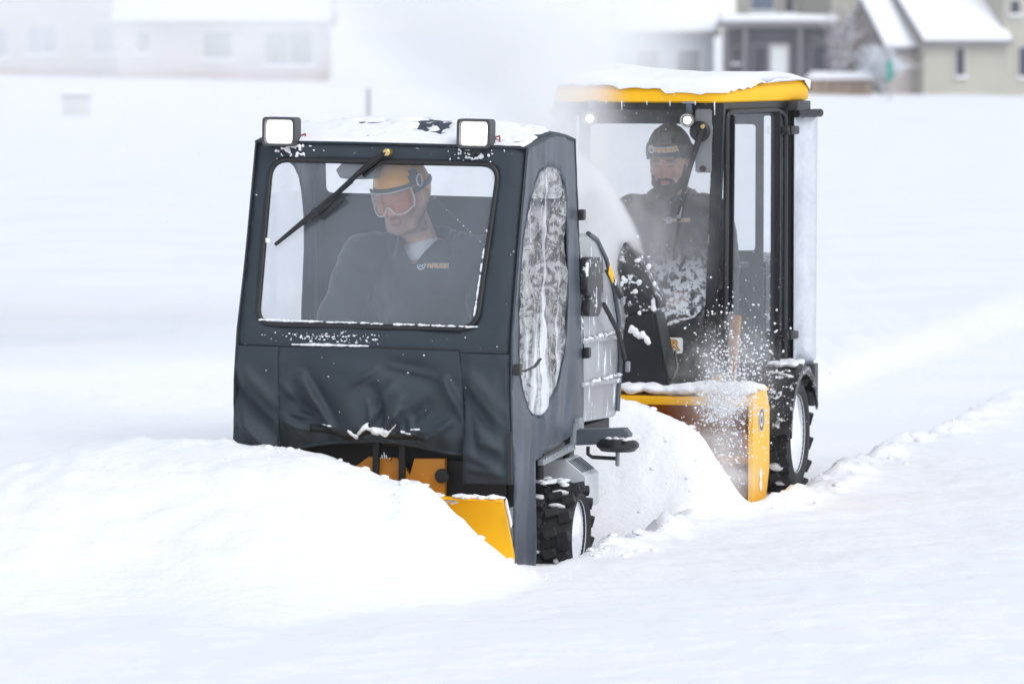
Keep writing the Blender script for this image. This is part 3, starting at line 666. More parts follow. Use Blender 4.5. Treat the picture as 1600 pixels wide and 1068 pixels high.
sheet('flap', [(.392, 1.05), (.62, 1.05), (.628, .8), (.642, .484), (.43, .482), (.428, .62), (.42, .82)], [], .013, f_flap, M['fabric'], ta, .004)
sheet('flap', [(-.632, 1.05), (-.43, 1.05), (-.42, .8), (-.418, .58), (-.42, .48), (-.638, .49)], [], .013, f_flap, M['fabric'], ta, .004)
# seams and hem
def onf(pts, off): return [(u, yf(v) + off, v) for u, v in pts]
tube('seam', [(u, f_apron(u, v)[1] - .001, v) for u, v in path(AP[:3], .03)], .0028, M['rubber'], ta, 6)
tube('seam', [Vector(f_flap(u, v)) + Vector((0, -.003, 0)) for u, v in ((.395, 1.045), (.412, .9), (.424, .75), (.43, .6), (.431, .485))], .0028, M['rubber'], ta, 6)
tube('seam', [Vector(f_flap(u, v)) + Vector((0, -.003, 0)) for u, v in ((-.43, 1.045), (-.426, .9), (-.42, .75), (-.42, .6))], .0028, M['rubber'], ta, 6)
tube('hem', [Vector(f_apron(u, v)) + Vector((0, -.002, .006)) for u, v in AP[6:18]], .007, M['fabric'], ta, 8)
for sx in (-1, 1): tube('seam', [(sx * .624, .004, 1.935), (sx * .622, yf(1.5) + .006, 1.5), (sx * .625, yf(1.1) + .008, 1.1), (sx * .63, yf(.8) + .01, .8), (sx * .64, -.215, .49)], .006, M['rubber'], ta, 6)
tube('seam', [(-.615, -.002, 1.945), (-.2, -.004, 1.949), (.2, -.004, 1.949), (.615, -.002, 1.945)], .006, M['fabric'], ta, 6)
# hook-and-loop strips
def velcro(pts, wd, sub):
    bm = bmesh.new(); pr = None
    for k in range(len(pts) - 1):
        for j in range(6):
            t = j / 6; u = pts[k][0] + (pts[k + 1][0] - pts[k][0]) * t; v = pts[k][1] + (pts[k + 1][1] - pts[k][1]) * t
            a = Vector(f_apron(u, v + wd)) + Vector((0, -.007, 0)); b = Vector(f_apron(u, v - wd)) + Vector((0, -.007, 0)); q = (bm.verts.new(a), bm.verts.new(b))
            if pr: bm.faces.new((pr[0], q[0], q[1], pr[1]))
            pr = q
    o = fin(bm, 'hook_strip', M['chassis'], apron); s = o.modifiers.new('t', 'SOLIDIFY'); s.thickness = .004
velcro([(-.272, .700), (-.20, .699), (-.15, .690), (-.09, .667), (-.04, .684), (.0, .703), (.05, .702), (.08, .684), (.12, .682), (.20, .684), (.28, .678)], .0165, 1)
prism('hook_strip', [(.625, .715), (.643, .715), (.652, .487), (.634, .487)], 1, -.262, -.255, M['black_dust'], ta)
# gasket and windscreen
frame = tube('window_gasket', onf(dens(WIN, .03), -.004), .013, M['rubber'], ta, 8, closed=True)
sheet('windscreen', inset(WIN, .004), [], .05, lambda u, v: (u, yf(v) + .001, v), M['windscreen'], ta, 0)
sp = []
for k in range(150):
    u = -.52 + 1.0 * random.random(); sp.append((u, yf(1.165) - .012, 1.164 + random.random() * .004, .011 * random.random() + .004, .006, .003 + .004 * random.random() ** 2))
for k in range(34):
    v = 1.20 + .42 * random.random() ** 1.5; u = .460 + .036 * (v - 1.2) / .6 - .008; sp.append((u, yf(v) - .006, v, .004 + .004 * random.random(), .004, .006 + .008 * random.random()))
for k in range(40): # cracked line of frost
    t = random.random(); u, v = .22 + .27 * t, 1.72 - .22 * t; sp.append((u + .003 * random.random(), yf(v) - .003, v, .0022, .002, .003))
for k in range(90): # blown snow clinging round the lamps and the header
    c = random.choice((-.47, -.42, .36, .43)); u = random.gauss(c, .045); v = min(1.93, random.gauss(1.905, .02)); sp.append((u, yf(v) - .006, v, .003 + .008 * random.random() ** 2, .004, .003 + .006 * random.random()))
for k in range(8): sp.append((-.535 + .02 * random.random(), yf(1.5) - .006, 1.50 + .02 * random.random(), .008, .004, .007))
snow_lumps('window_snow', sp, ta, 3, 2, .0028)
def patch(name, u0, u1, v0, v1, step, base, mask, parent):
    """A thin clinging patch of snow: follows the cloth, sinks below it where the mask is negative."""
    us = np.arange(u0, u1, step); vs = np.arange(v0, v1, step); U, W = np.meshgrid(us, vs); nz = .62 * fbm(U * 34, W * 30, o=4, s=77, g=.6)
    V = []
    for j_, v_ in enumerate(vs):
        for i_, u_ in enumerate(us):
            t_ = mask(u_, v_) + nz[j_, i_]; p_ = base(u_, v_); V.append((p_[0], p_[1] - .022 * max(-.8, min(.7, t_)), p_[2]))
    nu = len(us); keep = np.array([mask(u_, v_) for v_ in vs for u_ in us]) + nz.ravel() > -.35
    F = [(a, a + 1, a + nu + 1, a + nu) for j_ in range(len(vs) - 1) for a in range(j_ * nu, j_ * nu + nu - 1) if keep[a] or keep[a + 1] or keep[a + nu] or keep[a + nu + 1]]
    return from_np(name, V, F, M['snow'], parent)
SNW = [(-.085, .695, -.055, .668, .014, 1.3), (-.055, .668, .005, .735, .010, 1.2), (-.01, .712, .06, .700, .013, 1.4), (.03, .702, .10, .690, .014, 1.4), (.07, .695, .085, .672, .012, 1.2), (.02, .690, .05, .680, .010, 1.0), (.15, .699, .21, .690, .008, 1.3), (-.345, .632, -.325, .655, .011, 1.4), (.19, .712, .235, .712, .007, 1.3), (-.22, .716, -.15, .712, .005, 1.2), (.10, .70, .13, .735, .004, .9), (-.14, .80, -.12, .745, .006, .7)]
patch('apron_snow', -.30, .30, .655, .83, .0032, f_apron, lambda u, v: folds(SNW, u, v) - .60, apron)
patch('seam_snow', -.42, .02, 1.050, 1.076, .003, lambda u, v: (u, min(f_apron(u, v)[1], f_front(u, v)[1]) - .002, v), lambda u, v: folds([(-.37, 1.062, -.02, 1.066, .006, 1.3)], u, v) - .8, apron)
sp = []
for k in range(170):
    u = random.gauss(-.2, .12) if k % 3 else random.uniform(-.6, .6); v = random.gauss(1.10, .012) if k % 3 else random.uniform(.75, 1.9)
    if -.55 < u < .5 and v > 1.14: continue
    p = f_front(u, v) if v > 1.05 else f_apron(u, v); r = .0015 + .003 * random.random() ** 2; sp.append((p[0], p[1] - .012, p[2], r * 1.5, r, r))
snow_lumps('snow_flecks', sp, ta, 6, 1)
# wiper
wa = tube('wiper_arm', onf([(-.004, 1.912), (-.05, 1.878), (-.10, 1.838), (-.20, 1.742), (-.297, 1.648)], -.045), [.016, .021, .019, .014, .010], M['black'], ta, 8, flat=(1, .7))
lathe('pivot_cap', disc_prof(yf(1.912) - .06, yf(1.912) - .005, .017), M['brass'], wa, axis=1, n=16, c=(.0, 0, 1.912))
wb_ = tube('wiper_blade', onf([(-.153, 1.781), (-.25, 1.700), (-.36, 1.602), (-.484, 1.494)], -.020), [.008, .014, .014, .009], M['black'], ta, 6)
tube('bridge', onf([(-.20, 1.742), (-.26, 1.682), (-.33, 1.622), (-.43, 1.538)], -.036), [.010, .016, .016, .008], M['black'], wb_, 6)
box('clip', (-.305, yf(1.64) - .040, 1.645), (.035, .02, .022), M['black'], wb_, rot=(0, R(45), 0)); box('clip', (-.235, yf(1.69) - .03, 1.665), (.14, .012, .026), M['black_dust'], wb_, rot=(0, R(-42), 0))
tube('wiper_reflection', onf([(-.03, 1.873), (-.11, 1.805)], -.012), .011, M['black_dust'], wa, 6)  # dark tube modelled in place of the wiper's reflection on the glass
prism('wiper_motor', [(-.245, 1.79), (-.265, 1.825), (-.225, 1.87), (-.07, 1.885), (-.085, 1.79), (-.20, 1.785)], 1, .04, .14, M['grey'], ta, bev=.008)
# square work lamps, lit
def work_lamp(cx, cz):
    l_ = empty('work_lamp', (cx, .0, cz)); l_.parent = ta; hw, hh = .076, .064
    bm = bmesh.new(); b_prism(bm, rounded([(-hw, -hh), (hw, -hh), (hw, hh), (-hw, hh)], .018, 4), 1, -.045, .025, 0); b_prism(bm, rounded([(-hw * .7, -hh * .7), (hw * .7, -hh * .7), (hw * .7, hh * .7), (-hw * .7, hh * .7)], .018, 4), 1, .0255, .06, .006); fin(bm, 'housing', M['dgrey'], l_)
    bm = bmesh.new(); o_ = rounded([(-hw, -hh), (hw, -hh), (hw, hh), (-hw, hh)], .018, 5); i_ = rounded([(-hw * .84, -hh * .84), (hw * .84, -hh * .84), (hw * .84, hh * .84), (-hw * .84, hh * .84)], .016, 5); n = len(o_)
    V = [[bm.verts.new((p[0], y, p[1])) for p in q] for q, y in ((o_, -.045), (o_, -.066), (i_, -.066), (i_, -.050))]
    for A_, B_ in zip(V, V[1:]):
        for k in range(n): bm.faces.new((A_[k], A_[(k + 1) % n], B_[(k + 1) % n], B_[k]))
    fin(bm, 'bezel', M['dgrey'], l_)
    bm = bmesh.new(); bm.faces.new([bm.verts.new((p[0], -.0505, p[1])) for p in i_]); fin(bm, 'reflector', M['reflector'], l_, 0)
    j_ = [(p[0] * .86, p[1] * .88) for p in i_]; bm = bmesh.new(); b_prism(bm, j_, 1, -.060, -.052); fin(bm, 'lens', M['lens'], l_, 0)
    box('bracket', (0, .0, -hh - .015), (.05, .03, .035), M['black'], l_); lathe('bolt', disc_prof(-hh - .035, -hh - .028, .02), M['black'], l_, axis=2, n=12)
    tube('cable', [(.06, .055, -.02), (.088, .05, -.01), (.096, .03, -.045), (.094, .02, -.075)], .004, M['red'], l_, 6)
work_lamp(-.499, 1.992); work_lamp(.397, 2.004)
# roof and the snow on it
def zroof(u, v): return 1.945 + .055 * sst(0, .45, v) - .035 * sst(.5, .86, v) + .05 * (1 - (u / .63) ** 2) * math.sin(math.pi * min(1, max(0, v / .86))) ** .8
RO = rounded([(-.624, .0), (.622, .0), (.625, .86), (-.627, .86)], .02, 3)
roof = sheet('roof', RO, [], .05, lambda u, v: (u, v, zroof(u, v)), M['fabric_roof'], ta, .006)
uu = np.linspace(-.615, .612, 70); vv = np.linspace(.0, .84, 46); V = []; F2 = []
for j, v in enumerate(vv):
    for i, u in enumerate(uu):
        n = float(fbm(u * 6 + 4, v * 10, o=5, s=71, g=.68)); pt = .018 - .075 * max(0, n - .05 + .30 * float(sst(.22, .50, v)) * float(sst(.42, .2, u)) * float(sst(-.6, -.35, u)) - .5 * float(sst(.12, .0, v))) * 1.6
        e = min(1, (u + .615) / .05, (.612 - u) / .03, (v + .02) / .05, (.84 - v) / .06); V.append((u, v, zroof(u, v) + max(-.012, pt * max(0, e) + .007 * n - .004 * (e <= 0))))
for j in range(45):
    for i in range(69): a = j * 70 + i; F2.append((a, a + 1, a + 71, a + 70))
from_np('roof_snow', V, F2, M['snow'], roof)
# side panels with oval vinyl windows
SD = [(-.235, .8), (-.24, .9), (-.222, 1.12), (-.14, 1.42), (.0, 1.943), (.24, 1.975), (.48, 1.997), (.66, 1.985), (.83, 1.964), (.869, 1.753), (.93, 1.56), (.985, 1.367), (1.03, 1.15), (1.046, .951), (1.042, .67), (.95, .64), (.844, .612), (.55, .585), (.271, .566), (.212, .552), (.213, .06), (-.10, .06), (-.15, .10), (-.174, .469)]
OV = [(.07, 1.72), (.13, 1.79), (.22, 1.835), (.34, 1.855), (.47, 1.850), (.57, 1.82), (.64, 1.77), (.685, 1.70), (.72, 1.58), (.742, 1.42), (.745, 1.25), (.735, 1.10), (.70, .99), (.61, .90), (.47, .82), (.35, .768), (.25, .748), (.14, .762), (.04, .80), (-.055, .875), (-.11, .97), (-.125, 1.08), (-.115, 1.22), (-.085, 1.38), (-.035, 1.54), (.015, 1.64)]
def f_side(sg):
    def f(y, z):
        a = .010 * float(fbm(y * 9, z * 1.2, o=3, s=5 + sg)) + .006 * float(fbm(y * 4, z * 4, o=2, s=7))
        fo = folds([(.30, .75, .22, .12, .03, .014), (.15, .72, .10, .15, .035, -.012), (.05, .7, .0, .15, .03, .010), (.55, .80, .40, .58, .03, .010), (.8, .9, .7, .62, .03, -.010), (.3, 1.95, .28, 1.87, .02, .006), (.9, 1.5, .98, 1.0, .03, .010), (.86, 1.6, .92, 1.1, .02, -.007), (.25, .74, .45, .58, .025, .010)], y, z)
        k = sst(.0, .08, min(abs(y - yf(z)), 1)); return (sg * (.624 + .012 * sst(1.5, .7, z) + (a + fo) * k), y, z)
    return f
M['vinyl_dark'] = M['vinyl']
for sg in (1, -1):
    f = f_side(sg); sp_ = sheet('side_panel', SD, [OV], .032, f, M['fabric_side'], ta, .004)
    def fv(y, z, f=f, sg=sg):
        k = 1 if sg > 0 else .3; x = f(y, z)[0]; fr = 8 * float(vn(y * 2, z * 2, s=3)); return (x + sg * k * (.014 * float(fbm(y * 3.5 + fr * .1, z * 7 + y * 4, o=3, s=33)) + .006 * float(fbm(y * 9, z * 16 - y * 6, o=2, s=35))), y, z)
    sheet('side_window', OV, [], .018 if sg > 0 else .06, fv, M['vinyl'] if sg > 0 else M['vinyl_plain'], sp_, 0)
    tube('window_seam', [Vector(f(y, z)) + Vector((sg * .002, 0, 0)) for y, z in dens(OV, .05)], .004, M['fabric_side'], sp_, 5, closed=True)
    tube('piping', [Vector(f(y, z)) for y, z in path(SD[4:14], .06)], .007, M['fabric'], sp_, 6)
    if sg > 0:
        for (y, z) in ((.885, 1.62), (.985, 1.27), (1.03, .98)): box('strap_clip', (.655, y, z), (.03, .05, .05), M['black'], sp_, bev=.008)
        tube('tie_strap', [(.640, -.20, .985), (.668, -.14, .975), (.672, .02, .985), (.664, .14, 1.01)], .009, M['black'], sp_, 6, flat=(1, .5))
        box('buckle', (.655, -.205, .985), (.03, .05, .05), M['black'], sp_)
# rear panel
sheet('rear_panel', [(-.62, 1.94), (.62, 1.94), (.62, .95), (-.62, .95)], [rounded([(-.565, 1.885), (.56, 1.885), (.56, 1.69), (-.565, 1.69)], .03, 4)], .06, lambda u, v: (u, .86 + .12 * sst(1.95, .95, v) + .012 * float(fbm(u * 4, v * 3, s=6)), v), M['fabric'], ta, .004)
sheet('rear_window', rounded([(-.565, 1.885), (.56, 1.885), (.56, 1.69), (-.565, 1.69)], .03, 4), [], .1, lambda u, v: (u, .875, v), M['rear_pane'], ta, 0)
# cab frame
for sx in (-1, 1):
    for (a, b) in (((sx * .595, .03, 1.92), (sx * .595, -.19, 1.1)), ((sx * .595, -.19, 1.1), (sx * .595, -.20, .60)), ((sx * .59, .83, 1.92), (sx * .59, .96, .6))): tube('cab_post', [a, b], .016, M['chassis'], ta, 8)
    tube('roof_rail', [(sx * .59, .03, 1.925), (sx * .59, .82, 1.935)], .016, M['chassis'], ta, 8)
    prism('lower_bar', [(.262, .552), (.262, .525), (.848, .548), (.862, .575), (.885, .665), (.862, .668), (.838, .580)], 0, sx * .628, sx * .655, M['steel'], ta, bev=.003)
    for y in (.30, .45, .7, .82): lathe('bolt', disc_prof(sx * .655, sx * .661, .006, .002), M['chrome'], ta, axis=0, n=8, c=(0, y, .543 + .03 * y))
tube('cab_crossbar', [(-.58, .03, 1.925), (.58, .03, 1.925)], .016, M['chassis'], ta, 8)
# chassis, seat, controls
box('chassis', (0, .92, .46), (.84, 1.7, .34), M['chassis'], ta, bev=.02)
box('floor', (0, .22, .64), (1.14, .78, .03), M['chassis'], ta); box('front_frame', (0, .02, .42), (.9, .12, .40), M['chassis'], ta)
seat = empty('seat', (0, .50, .66)); seat.parent = ta
box('cushion', (.03, .02, .155), (.50, .46, .12), M['black'], seat, bev=.04); box('backrest', (.03, .285, .44), (.48, .09, .52), M['black'], seat, bev=.04, rot=(R(-8), 0, 0)); box('pedestal', (.03, .05, .045), (.4, .36, .10), M['chassis'], seat)
for x in (-.14, .20): tube('control_lever', [(x, -.02, .63), (x, .02, .88), (x, .05, 1.04)], [.012, .012, .016], M['black'], ta, 8)
# mount of the plow, seen under the apron
mf = prism('plow_mount', [(-.10, .52), (-.03, .575), (.10, .575), (.12, .55), (.16, .50), (.18, .575), (.32, .58), (.32, .30), (-.1, .30)], 1, -.17, -.13, M['orange'], ta, bev=.004)
lathe('pulley', disc_prof(-.20, -.175, .032), M['black_dust'], mf, axis=1, n=20, c=(.315, 0, .505))
for x in (.015, .135): box('lift_arm', (x, -.2, .56), (.028, .03, .3), M['chassis'], mf)
for k in range(6): tube('chain_link', [(.035 + .01 * k, -.21, .60 - .012 * abs(k - 2)), (.04 + .01 * k, -.215, .575)], .004, M['chrome'], mf, 5)
box('side_arm', (.50, -.18, .28), (.2, .05, .07), M['orange'], ta); box('cross_frame', (.44, -.10, .40), (.3, .04, .34), M['chassis'], ta)
# plow blade: curved mouldboard with a top lip, standing on a slant
bm = bmesh.new(); prof = [(-.455, .440), (-.475, .433), (-.43, .425), (-.405, .36), (-.40, .28), (-.41, .20), (-.435, .12), (-.48, .04), (-.52, -.02), (-.50, -.02), (-.46, .035), (-.415, .12), (-.39, .20), (-.38, .28), (-.385, .365), (-.41, .44)]
ends = [[], []]
for e, sx in ((0, -1), (1, 1)):
    for (y, z) in prof: ends[e].append(bm.verts.new((sx * (.655 + .06 * sst(.44, .1, z)) - .0, y, z)))
for i in range(len(prof)): j = (i + 1) % len(prof); bm.faces.new((ends[0][i], ends[0][j], ends[1][j], ends[1][i]))
bm.faces.new(ends[0]); bm.faces.new(ends[1][::-1]); blade = fin(bm, 'plow_blade', M['yellow'], ta, 40)
snow_lumps('lip_snow', [(random.uniform(.3, .66), -.45 + random.uniform(-.015, .03), .446, .02, .014, .006 + .008 * random.random()) for k in range(40)] + [(.665 + .05 * t, -.41 - .03 * t, .43 - .16 * t, .006, .008, .02) for t in np.linspace(.05, .6, 10)] + [(.40 + random.gauss(0, .03), -.43, .418 + random.gauss(0, .008), .012, .006, .006) for k in range(20)], blade, 8, 1)
for x in (-.5, .5): box('cutting_edge', (x * .6, -.535, .0), (.62, .02, .08), M['steel_dark'], blade)
# tail body
TB = rounded([(.96, 1.528), (1.22, 1.522), (1.43, 1.455), (1.617, 1.307), (1.73, 1.18), (1.778, .904), (1.73, .63), (1.0, .655)], [.06, .2, .12, .1, .08, .1, .05, .05], 4)
tb = prism('engine_cover', TB, 0, -.60, .632, M['silver'], ta, bev=.018)
for z, zz in ((1.045, 1.022), (.845, .815)): prism('rib', [(.985, z), (1.74, zz), (1.74, zz - .022), (.985, z - .022)], 0, .633, .650, M['silver'], tb, bev=.004)
tube('edge_tube', [(.632, 1.10, 1.525), (.634, 1.26, 1.49), (.636, 1.44, 1.39), (.638, 1.60, 1.24), (.640, 1.69, 1.10), (.642, 1.735, .90), (.64, 1.70, .66)], .012, M['steel_dark'], tb, 8)
prism('latch_arm', rounded([(.94, 1.425), (1.24, 1.410), (1.245, 1.20), (1.18, 1.14), (.97, 1.15), (1.0, 1.25), (.93, 1.27)], .03, 3), 0, .635, .675, M['black_frost'], tb, bev=.01)
tube('strap', [(.668, 1.33, 1.345), (.678, 1.46, 1.265), (.672, 1.60, 1.20)], .014, M['black'], tb, 6, flat=(1, .4)); box('tag', (.682, 1.36, 1.325), (.006, .10, .045), M['yellow'], tb, rot=(R(-30), 0, 0)); lathe('emblem', disc_prof(.684, .688, .016, .002), M['white'], tb, axis=0, n=14, c=(0, 1.43, 1.285))
tube('strap', [(.665, 1.28, 1.195), (.680, 1.52, 1.05), (.668, 1.72, .90)], .014, M['black'], tb, 6, flat=(1, .4)); box('hook', (.68, 1.60, 1.19), (.02, .04, .04), M['steel'], tb); box('hook', (.68, 1.73, .87), (.02, .03, .05), M['steel'], tb)
snow_lumps('cover_snow', [(.642 + random.random() * .01, random.uniform(1.0, 1.7), zz + .005, .008, .03, .010 * random.random() + .003) for zz in (1.035, .83) for k in range(26)] + [(.64, random.gauss(1.05, .05), random.gauss(1.20, .06), .008, .03, .03 * random.random()) for k in range(18)], tb, 9, 1)
box('underframe', (.3, 1.32, .60), (.62, .7, .06), M['chassis'], ta); box('pipe_bracket', (.60, .93, .655), (.12, .10, .07), M['steel'], ta)
# deck wheel arm at the side
ar = prism('caster_arm', [(.60, .635), (.875, .652), (.90, .625), (.895, .585), (.60, .562)], 1, .86, .94, M['steel_dark'], ta, bev=.004)
lathe('roller', disc_prof(.545, .600, .098, .02), M['black_dust'], ar, axis=2, n=28, c=(.84, .90, 0)); tube('roller_guard', [(.70, .9, .56), (.70, .9, .525), (.72, .9, .512), (.83, .9, .510)], .009, M['black'], ar, 8); lathe('axle_bolt', disc_prof(.475, .55, .010), M['steel'], ar, axis=2, n=10, c=(.84, .9, 0))
snow_lumps('arm_snow', [(random.uniform(.80, .92), .9 + random.gauss(0, .04), .605, .02, .02, .008) for k in range(24)], ar, 10, 1)
# pale louvred box behind the wheel
lb = prism('louvred_box', [(.50, .49), (.615, .508), (.715, .432), (.718, .285), (.50, .26)], 1, .80, 1.05, M['pale'], ta, bev=.004)
for k in range(8): t = k / 7; box('louvre', (.664, .82 + .21 * t, .473), (.085, .005, .004), M['steel_dark'], lb, bev=0, rot=(0, R(37), 0))
tube('strut', [(.58, .48, .36), (.58, .48, .56)], .022, M['chassis'], ta, 10); tube('strut', [(.60, .88, .50), (.63, .95, .64)], .014, M['chassis'], ta, 8)
# wheels
wheel(ta, (.635, .55, .195), .232, .25, .150, .028, 15, 1, True, 3); wheel(ta, (-.635, .55, .195), .232, .25, .150, .028, 15, -1, True, 4)
wheel(ta, (.0, 1.55, .13), .16, .14, .08, .012, 14, 1, False, 5)
snow_lumps('wheel_snow', [(.62 + random.gauss(0, .05), .50 + random.gauss(0, .05), .432, .025, .03, .010) for k in range(30)], ta, 12, 1)

# ------------------------------------------------------------------ blower tractor with the hard cab
tbk = empty('blower_tractor', B_LOC, B_ROT)
tag(tbk, 'snow blower tractor in a glazed black cab with a snow-laden yellow roof', 'tractor')
FW, SL = .41, .23                     # half width at the front, splay of the sides
def sx_(y): return FW + SL * y
def onside(y, z, off=0, sg=1): return (sg * (sx_(y) - .10 * max(0, (1.0 - z)) * max(0, .35 - y) + off), y, z)
# roof: yellow shell with rounded rim, thick snow on top
def outline(o, rear=1.04): return [(-FW - o, -.05 - o), (FW + o, -.05 - o), (sx_(rear) + o, rear + o), (-sx_(rear) - o, rear + o)]
bm = bmesh.new(); rings = []
for o, z in ((-.02, 2.012), (.012, 2.012), (.022, 2.02), (.022, 2.06), (.012, 2.095), (-.02, 2.118), (-.10, 2.132), (-.3, 2.14)):
    rings.append([bm.verts.new((p[0], p[1], z + (.012 * sst(.0, .6, p[1]) if z > 2.05 else 0))) for p in rounded(outline(o), .06 + max(0, o), 5)])
for A_, B_ in zip(rings, rings[1:]):
    n = len(A_)
    for k in range(n): bm.faces.new((A_[k], A_[(k + 1) % n], B_[(k + 1) % n], B_[k]))
bm.faces.new(rings[0][::-1]); bm.faces.new(rings[-1]); roofb = fin(bm, 'roof', M['yellow_roof'], tbk, 50)
ro = rounded(outline(.03), .08, 5); cx, cyy = 0, .5; V = []; F2 = []; n = len(ro); NR = 16
ro = dens(ro, .03); n = len(ro)
for r_ in range(NR + 1):
    q = 1 - r_ / NR
    for k, p in enumerate(ro):
        x, y = cx + (p[0] - cx) * q, cyy + (p[1] - cyy) * q; front = sst(.12, -.07, p[1]); right = sst(.3, .5, p[0])
        cut = 0
        if r_ == 0:   # ragged lower edge: hangs lower in places along the front and the door side
            st = .018 if p[0] < -.12 else (.036 if p[0] < .14 else .058)
            low = 2.118 - (st if front > .5 else .02) + .010 * float(vn(p[0] * 30, p[1] * 30, s=4))
            if p[0] > .41 and p[1] > .0: low = 2.072 + .056 * sst(.0, .75, p[1]) - .055 * sst(.9, 1.04, p[1]) + .010 * float(vn(p[0] * 30, p[1] * 30, s=4))
            if p[0] > .34 and p[1] <= .0: low = 2.062
            V.append((x, y, low)); continue
        if r_ == 1: x, y = cx + (p[0] - cx) * 1.006, cyy + (p[1] - cyy) * 1.006; q = 1.0
        h_ = 2.122 + .045 * (1 - q ** 4) + .05 * sst(.15, -.5, x) * (1 - q ** 3) + .014 * float(fbm(x * 4, y * 4, o=3, s=14))
        V.append((x, y, h_ - (.012 if r_ == 1 else 0)))
for r_ in range(NR):
    for k in range(n): a = r_ * n + k; b = r_ * n + (k + 1) % n; F2.append((a, b, b + n, a + n))
from_np('roof_snow', V, F2, M['snow'], roofb)
bm = bmesh.new()
for x, l_ in ((-.25, .03), (-.08, .045), (.05, .02), (.17, .025), (.40, .07), (.30, .02), (-.16, .015)): b_tube(bm, [(x, -.075, 2.02), (x + .002, -.076, 2.02 - l_)], [.004, .0012], 5)
for k, (x, l_) in enumerate(()): pass
o_ = fin(bm, 'icicles', M['snow'], roofb); tag(o_, kind='stuff')
# frame
gl = M['black_dust']
def bar(name, a, b, wx, wy, m=gl, parent=tbk, bev=.006):
    a, b = Vector(a), Vector(b); d = b - a; q = d.to_track_quat('Z', 'Y'); bm = bmesh.new(); g = bmesh.ops.create_cube(bm, size=1)['verts']
    bmesh.ops.transform(bm, matrix=Matrix.Translation((a + b) / 2) @ q.to_matrix().to_4x4() @ Matrix.Diagonal((wx, wy, d.length, 1)), verts=g)
    bmesh.ops.bevel(bm, geom=list(bm.edges), offset=bev, segments=2, affect='EDGES'); return fin(bm, name, m, parent)
for sg in (-1, 1):
    bar('front_post', (sg * .412, .0, 2.01), (sg * .372, .0, .90), .060, .05); bar('front_post', (sg * .372, .0, .92), (sg * .31, -.01, .52), .060, .05)
    bar('rear_post', onside(.965, 2.01, -.02, sg), onside(.965, .60, -.02, sg), .06, .05); bar('roof_rail', onside(.0, 1.995, -.008, sg), onside(1.0, 1.995, -.008, sg), .035, .04)
    bar('middle_post', onside(.785, 2.01, -.014, sg), onside(.785, .60, -.014, sg), .035, .04)
bar('header', (-.40, -.005, 1.998), (.40, -.005, 1.998), .05, .045)
# windscreen and the black nose panel with the badge
WS = rounded([(-.395, 1.985), (.388, 1.985), (.352, .975), (.295, .925), (.10, .860), (-.10, .860), (-.295, .925), (-.352, .975)], [.03, .03, .03, .08, .12, .12, .08, .03], 5)
sheet('windscreen', WS, [], .08, lambda u, v: (u, -.012, v), M['cab_glass'], tbk, 0)
tube('window_gasket', [(u, -.016, v) for u, v in dens(WS, .05)], .009, M['rubber'], tbk, 6, closed=True)
sheet('nose_panel', [(-.345, .99), (-.29, .93), (-.10, .866), (.10, .866), (.29, .93), (.345, .99), (.335, .80), (.28, .50), (-.28, .50), (-.335, .80)], [], .05, lambda u, v: (u, -.018 - .04 * (1 - (u / .36) ** 2), v), M['black_dust'], tbk, .01)
bd = prism('badge', rounded([(-.16, -.040), (.16, -.040), (.16, .040), (-.16, .040)], .014, 4), 1, -.004, .004, M['white'], tbk); bd.location = (.075, -.066, .787); bd.rotation_euler = (0, 0, R(4))
tm = text_mesh('WALKER', .072, .001, .98, .0012); tm.transform(Matrix.Translation((0, -.0052, 0)) @ Matrix.Rotation(R(90), 4, 'X')); link('lettering', tm, M['orange_print'], bd)
tm = text_mesh('WALKER', .072, .0004, .98, .0042); tm.transform(Matrix.Translation((0, -.0044, 0)) @ Matrix.Rotation(R(90), 4, 'X')); link('lettering_outline', tm, M['dark_print'], bd)
# frost along the lower windscreen edge
snow_lumps('windscreen_frost', [(u, -.022, .868 + (.062 * max(0, abs(u) - .10) / .2 if abs(u) < .3 else .062 + .05 * (abs(u) - .3) / .05) + .012 * random.random(), .014, .006, .008) for u in np.random.default_rng(3).uniform(-.34, .34, 120)] + [(.352 + .030 * (z - .98), -.02, z, .004, .004, .014) for z in np.random.default_rng(4).uniform(.98, 1.9, 70)], tbk, 15, 1).__setitem__('kind', 'stuff')
# wiper and round lamps
lathe('wiper_motor', disc_prof(-.06, -.02, .052, .01), M['black'], tbk, axis=1, n=24, c=(.318, 0, 1.868))
wm = tube('wiper_arm', [(.340, -.062, 1.893), (.318, -.066, 1.83), (.272, -.062, 1.69), (.226, -.055, 1.52), (.208, -.05, 1.449)], [.014, .016, .014, .010, .007], M['black'], tbk, 8)
lathe('pivot_cap', disc_prof(-.085, -.06, .011, .002), M['brass'], wm, axis=1, n=12, c=(.340, 0, 1.893))
wbl = tube('wiper_blade', [(.250, -.030, 1.66), (.226, -.030, 1.52), (.203, -.030, 1.40), (.181, -.030, 1.254)], [.006, .010, .010, .006], M['black'], tbk, 6); box('clip', (.214, -.042, 1.46), (.02, .02, .06), M['steel'], wbl, rot=(0, R(10), 0))
bar('wiper_plate', (.335, -.03, 1.98), (.335, -.03, 1.66), .085, .008, M['grey']); lathe('knob', disc_prof(-.06, -.034, .016, .004), M['black'], tbk, axis=1, n=14, c=(.335, 0, 1.68))
